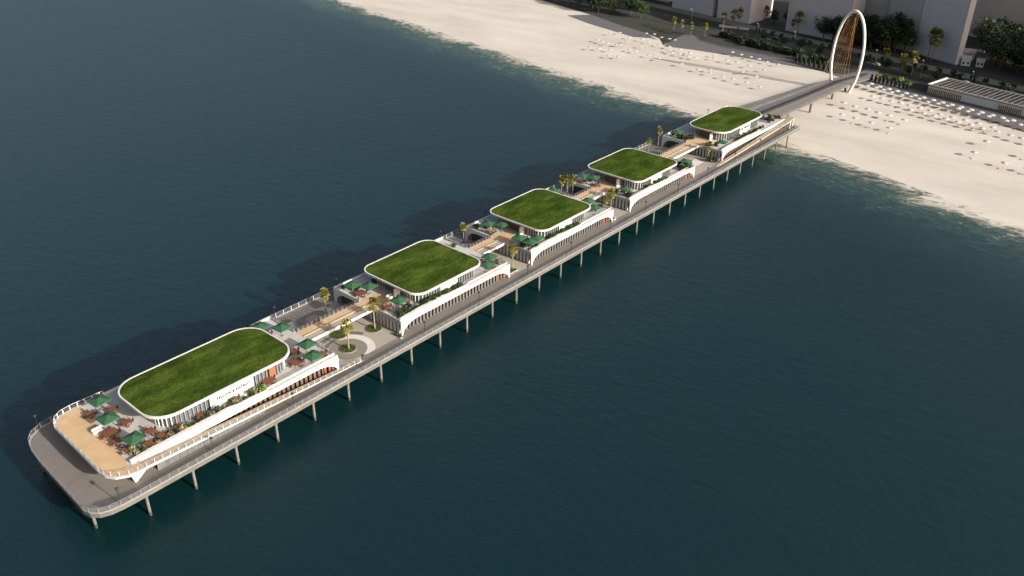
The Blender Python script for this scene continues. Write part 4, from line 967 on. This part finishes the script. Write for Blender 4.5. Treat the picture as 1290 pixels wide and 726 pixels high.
SHD = [(376.2, 10.6), (374.9, 6.0), (374.1, 2.1), (372.7, -2.2), (371.7, -7.3), (372.0, -11.4), (370.7, -15.5), (368.8, -20.2), (368.8, -24.6), (368.4, -28.7), (360.4, 2.0), (359.8, -2.5), (358.4, -7.3), (358.2, -11.6), (357.9, -15.7), (356.3, -20.9), (355.8, -25.5), (353.8, -30.4), (341.3, 8.0), (339.5, 2.1), (339.4, -3.8), (337.3, -9.2), (336.4, -14.4), (350.9, -18.7), (350.3, -24.5), (349.2, -29.4), (348.0, -34.6), (347.3, -39.8), (346.8, -45.2), (346.0, -50.1), (345.6, -56.1), (344.4, -61.4), (342.5, -66.1), (325.3, 2.1), (324.3, -4.2), (322.7, -12.0), (321.2, -20.2), (335.4, -21.4), (328.9, -56.4), (313.4, -56.2), (309.0, -68.4), (308.3, -76.3), (324.6, -73.0), (365.6, -42.7), (364.3, -47.4), (361.9, -60.8), (360.8, -65.3), (341.3, -71.3)]
SHD += [(366.8, -34.0), (366.0, -38.2), (363.0, -55.0), (352.6, -36.0), (351.8, -41.5), (350.9, -47), (350, -53)]
ROW = [(376.1, 4.7), (373.9, -.2), (372.9, -5.0), (372.2, -9.2), (371.5, -13.6), (370.6, -17.9), (369.7, -22.2), (368.8, -26.8), (367.8, -31.2), (367.0, -35.4), (366.0, -39.8), (365.1, -44.4), (364.2, -48.9), (363.1, -53.7), (362.3, -58.0), (361.5, -62.4)]
LW = [(389.4, 85.2), (388.1, 79.2), (387.7, 73.2), (385.9, 67.6), (384.5, 62.1), (383.9, 55.5), (377.7, 110.5), (376.4, 102.9), (368.7, 104.9), (368.2, 98.9), (368.2, 94.7), (379.5, 89.9), (374.1, 86.9), (373.8, 79.2), (374.2, 73.4), (346.8, 74.0), (351.9, 76.9), (348.6, 81.7), (352.0, 93.9), (345.6, 66.1), (344.5, 59.9), (343.6, 52.0), (341.5, 43.8), (379.7, 118.3), (361.0, 60.3), (356.1, 53.3), (359.1, 62.4), (370.2, 56.0), (369.7, 110.4), (372.3, 65.4)]
LF = [(398.3, 145.7), (399.8, 141.1), (395.7, 133.5), (395.4, 128.0), (395.9, 124.5), (383.8, 139.0), (379.8, 125.1), (383.1, 147.4), (364.8, 141.5), (364.3, 153.3), (362.4, 148.6), (350.8, 145.9), (358.6, 126.6), (363.6, 142.9), (341.3, 132.6), (343.4, 127.8), (356.0, 116.6), (353.9, 108.7), (371.2, 112.9), (368.9, 104.9), (379.0, 117.8), (378.5, 110.2), (374.0, 102.0), (348.7, 150.9), (359.3, 131.3), (367.6, 98.7), (389.4, 158.5), (383.8, 161.5), (365.6, 157.6), (352.1, 139.1), (373.6, 143.2), (382.3, 133.7), (369.6, 130.7)]
rnd = random.Random(9)
SHIFT = Vector((.45, -5.6))
def lounger(x, y, m, lb, gp, a):
    t = thing('beach_towel', lb, 'towel', (x, y, gz(x, y) + .02), gp)
    b = MB().box(-.45, .45, -1.0, 1.0, 0, .05); b.build('cloth', m, t, world=False); MB().box(-.45, .45, .62, 1.0, .051, .2).build('pillow', m, t, world=False)
    t.rotation_euler = (0, 0, a)
for i, (x, y) in enumerate(SHD):
    x += SHIFT.x; y += SHIFT.y; k = rnd.random() < .22
    near = 'facing the sea' if x < 346 else 'in the middle rows' if x < 366 else 'next to the promenade row'
    place(bk if k else bw, (x, y, gz(x, y)), rnd.random(), rnd.uniform(.95, 1.1), '%s beach parasol on the sand right of the bridge, %s' % ('pinkish' if k else 'white', near), '%s parasols on the right beach %s' % ('pinkish' if k else 'white', near))
    if rnd.random() < .75:
        r_ = rnd.random() < .6
        lounger(x - rnd.uniform(1.5, 2.2), y + rnd.uniform(-.5, 1.5), M['redtowel'] if r_ else M['tantowel'], '%s towel beside a parasol on the sand right of the bridge' % ('red' if r_ else 'tan'), '%s towels on the right beach' % ('red' if r_ else 'tan'), rnd.uniform(0, 3))
for i, (x, y) in enumerate(ROW):
    place(bw, (x + 3.2, y - .3, 2.36), 0, 1.15, 'white parasol in the row along the right promenade, %s from the arch' % ORD[i], 'white parasols along the right promenade')
for i, (x, y) in enumerate(LW):
    onp = i < 6
    z = 2.36 if i < 4 else gz(x, y)
    near = 'nearest the promenade' if x > 366 else 'nearer the sea'
    place(bw, (x + (1.5 if onp else 0), y, z), rnd.random(), rnd.uniform(.8, .95), ('white parasol at the left promenade edge, %s from the left' % ORD[i]) if onp else 'white beach parasol on the sand left of the arch shadow, ' + near, 'white parasols at the left promenade edge' if onp else 'white parasols left of the bridge ' + near)
for i, (x, y) in enumerate(LF):
    near = 'close to the promenade gateway' if x > 375 else 'out on the open sand'
    place(bw, (x, y, gz(x, y)), rnd.random(), rnd.uniform(.75, .9), 'white beach parasol in the far left cluster, ' + near, 'white parasols in the far left cluster ' + near)

# ------------------------------------------------------------------ pergola building on the promenade
pb = thing('beach_pavilion', 'long low pergola roofed beach building behind the right promenade', 'building', (392, -40, 2.3))
A = Vector((388.2, -19.0)); B = Vector((405.8, -22.2)); D = Vector((376.6, -80.0)) ; ux = (D - A).normalized(); uy = Vector((B - A)); dep_ = uy.length; uy.normalize()
Lb = 62.0
def pq(u, v): q = A + ux * u + uy * v; return (q.x, q.y)
def bbox(mb, u0, u1, v0, v1, z0, z1): return mb.prism([pq(u0, v0), pq(u1, v0), pq(u1, v1), pq(u0, v1)], z0, z1)
bbox(MB(), .4, Lb, .6, dep_ - .5, 2.3, 6.2).build('wall', M['white'], pb)
fr = MB(); bbox(fr, 0, .7, 0, dep_, 6.6, 7.25); fr.build('end_frame', M['white'], pb); fr = MB(); bbox(fr, .72, Lb, 0, .3, 6.6, 7.2); fr.build('roof_beam', M['tower'], pb); fr = MB(); bbox(fr, .72, Lb, dep_ - .3, dep_, 6.6, 7.2); fr.build('roof_beam', M['tower'], pb)
bbox(MB(), .72, Lb, .47, dep_ - .47, 6.22, 6.6).build('roof_deck', M['darkmetal'], pb)
sl_ = MB(); u = 1.6
while u < Lb - .5: bbox(sl_, u, u + .22, .32, dep_ - .32, 7.0, 7.12); u += 2.3
sl_.build('roof_slats', M['mullion'], pb)
wr_ = MB(); u = 2.5
while u < Lb - .5: bbox(wr_, u, u + .3, 1.5, dep_ * .6, 6.601, 6.72); u += 3.5
wr_.build('timber_battens', M['wood'], pb)
for u0, u1 in ((.6, 17), (34, 44), (50, 61)):
    f_ = MB(); bbox(f_, u0, u1, .1, .5, 5.3, 5.6)
    u = u0
    while u < u1: bbox(f_, u, u + .3, .12, .48, 2.9, 5.29); u += .85
    f_.build('picket_screen', M['picket'], pb)
    bbox(MB(), u0, u1, .52, .585, 2.4, 5.5).build('opening', M['glass'], pb)
bbox(MB(), 0, Lb, -.3, .59, 2.3, 2.8).build('plinth', M['footway'], pb)

# ------------------------------------------------------------------ town blocks
def block(label, poly, H, m, joints=True, z0=2.2, wing=None):
    cx = sum(p[0] for p in poly) / len(poly); cyy = sum(p[1] for p in poly) / len(poly)
    t = thing('apartment_block', label, 'building', (cx, cyy, z0))
    MB().prism(poly, z0, z0 + H).build('wall', m, t)
    MB().prism(inset(poly, -.18), z0 + .01, z0 + .75).build('plinth', M['tower2'], t)
    op = inset(poly, -.12); ii = inset(poly, .3)
    MB().ring(op, ii, z0 + H + .003, z0 + H + 1.1).build('parapet', m, t)
    if joints:
        b = MB(); z = z0 + 3.4
        while z < z0 + H - 1: b.ring(inset(poly, -.035), inset(poly, -.0), z, z + .07); z += 3.3
        b.build('floor_joints', m, t)
    return t
def quad(x0, y0, x1, y1, dep, sk=None):      # front edge from p0 to p1, going back by dep
    d = Vector((x1 - x0, y1 - y0)).normalized(); nn = Vector((-d.y, d.x)); 
    if nn.x < 0: nn = -nn
    return [(x0, y0), (x1, y1), (x1 + nn.x * dep, y1 + nn.y * dep), (x0 + nn.x * dep, y0 + nn.y * dep)]
block('pale grey block at the far left of the town front', quad(479.5, 178, 472, 143.6, 26), 46, M['tower'])
block('grey block with a shaded end wall left of the sunlit gap', quad(471, 139.5, 468.4, 115.5, 16), 40, M['tower'])
block('narrow block with a bright sunlit end wall beyond the gap', [(481.5, 116.6), (497, 114.2), (503, 150), (488, 152)], 44, M['tower'])
block('wide plain grey block behind the slim palms left of the arch', quad(467.6, 90.5, 461.5, 50, 12), 62, M['tower'])
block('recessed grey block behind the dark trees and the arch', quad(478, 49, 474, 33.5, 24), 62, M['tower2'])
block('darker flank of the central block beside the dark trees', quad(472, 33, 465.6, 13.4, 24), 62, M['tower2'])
block('tall plain grey central block behind the tall palm pair', quad(465.2, 13.1, 452.6, -13.0, 4), 62, M['tower'])
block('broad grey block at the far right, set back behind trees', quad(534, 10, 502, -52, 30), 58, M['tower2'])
block('tall block far behind the left end of the town front', quad(505, 250, 492, 190, 30), 50, M['tower'])
# neighbours along the same front, outside the picture, whose shade falls on the boulevard
block('tall grey block along the boulevard beyond the right edge', quad(447, -66, 441, -98, 30), 66, M['tower'])
block('tall grey block further along the boulevard to the right', quad(438, -112, 430, -152, 34), 70, M['tower'])
block('last tall grey block along the boulevard to the right', quad(428, -166, 420, -206, 34), 70, M['tower2'])
def house(x, y, w_, d_, h, rz, lb):
    t = thing('house', lb, 'house', (x, y, 2.3)); t.rotation_euler = (0, 0, rz)
    MB().box(-w_, w_, -d_, d_, 0, h).build('wall', M['white'], t, world=False)
    MB().xz([(-w_ - .3, h), (w_ + .3, h), (0, h + 1.6)], -d_ - .3, d_ + .3).build('roof', M['roofred'], t, world=False)
    for yy in (-.5, .5): MB().box(-w_ - .03, -w_ + .02, yy * d_ - .5, yy * d_ + .5, 1.0, 2.3).build('window', M['glass'], t, world=False)
    MB().box(-.5, .5, -d_ - .03, -d_ + .02, 0, 2.1).build('door', M['wood'], t, world=False)
house(457.0, -16.8, 2.6, 2.2, 3.4, .3, 'small white house with pale gabled roof at the foot of the central block')
house(459.0, -23.5, 2.0, 1.8, 2.8, .2, 'tiny white house nearer the dark right thicket')
house(470.5, -14.5, 2.4, 2.6, 4.2, .3, 'white house with pale gabled roof behind the two small ones')
t = thing('garden_wall', 'long low pale wall along the verge before the left block', 'wall', (450, 116, 2.3))
MB().prism([(448.6, 125.3), (449.2, 125.3), (452.4, 107), (451.8, 107)], 2.3, 3.7).build('wall_body', M['white'], t); MB().prism([(448.4, 125.5), (449.4, 125.5), (452.6, 106.8), (451.6, 106.8)], 3.703, 3.85).build('coping', M['pale'], t)
# town lamp masts and cars
def mast_proto():
    t = thing('street_lamp', '', 'street lamp', (0, 0, 0), 'street lamps on the boulevard')
    MB().lathe([(.14, 0), (.07, 9)], 6).build('pole', M['greymetal'], t, world=False); MB().tube([(0, 0, 9), (-.9, 0, 9.4), (-1.8, 0, 9.45)], .05, 5).build('arm', M['greymetal'], t, world=False)
    MB().box(-2.4, -1.6, -.15, .15, 9.35, 9.5).build('lamp_head', M['pale'], t, world=False)
    return t
ms = mast_proto()
for k in range(9):
    y = -58 + k * 25
    place(ms, (415 + .2 * y, y, 2.5), 0, 1, 'grey street lamp on the boulevard median, %s from the right' % ORD[k])
def car_proto(m):
    t = thing('parked_car', '', 'car', (0, 0, 0), 'cars on the boulevard')
    MB().xz([(-2.1, .35), (2.1, .35), (2.15, .75), (1.9, .9), (1.1, .95), (.6, 1.4), (-1.1, 1.42), (-1.7, .98), (-2.1, .9)], -.85, .85).build('body', m, t, world=False)
    MB().xz([(1.0, .98), (.58, 1.34), (-1.05, 1.36), (-1.55, 1.0)], -.87, .87).build('windows', M['glass'], t, world=False)
    for sx in (-1.3, 1.3):
        for sy in (-.8, .8):
            b = MB(); b.tube([(sx, sy - .1, .33), (sx, sy + .1, .33)], .33, 10); b.build('wheel', M['tyre'], t, world=False)
    return t
c1, c2 = car_proto(M['carwhite']), car_proto(M['cardark'])
for i, (s, y, k, lb) in enumerate(((419.5, 18, 0, 'pale car on the boulevard behind the arch'), (424.5, -28, 0, 'pale car on the boulevard behind the pergola building'), (419.5, 52, 1, 'dark car on the boulevard left of the arch'), (424.5, 84, 1, 'dark car at the left end of the boulevard'), (409, -35, 1, 'dark car on the road beside the pergola building'))):
    place((c1, c2)[k], (s + .2 * y, y, 2.43), R(78.7), 1, lb)
for o in list(S.objects):
    if o.parent is None and o.type in ('MESH', 'EMPTY') and not o.get('label') and o.get('kind') is None: print('UNLABELLED', o.name)
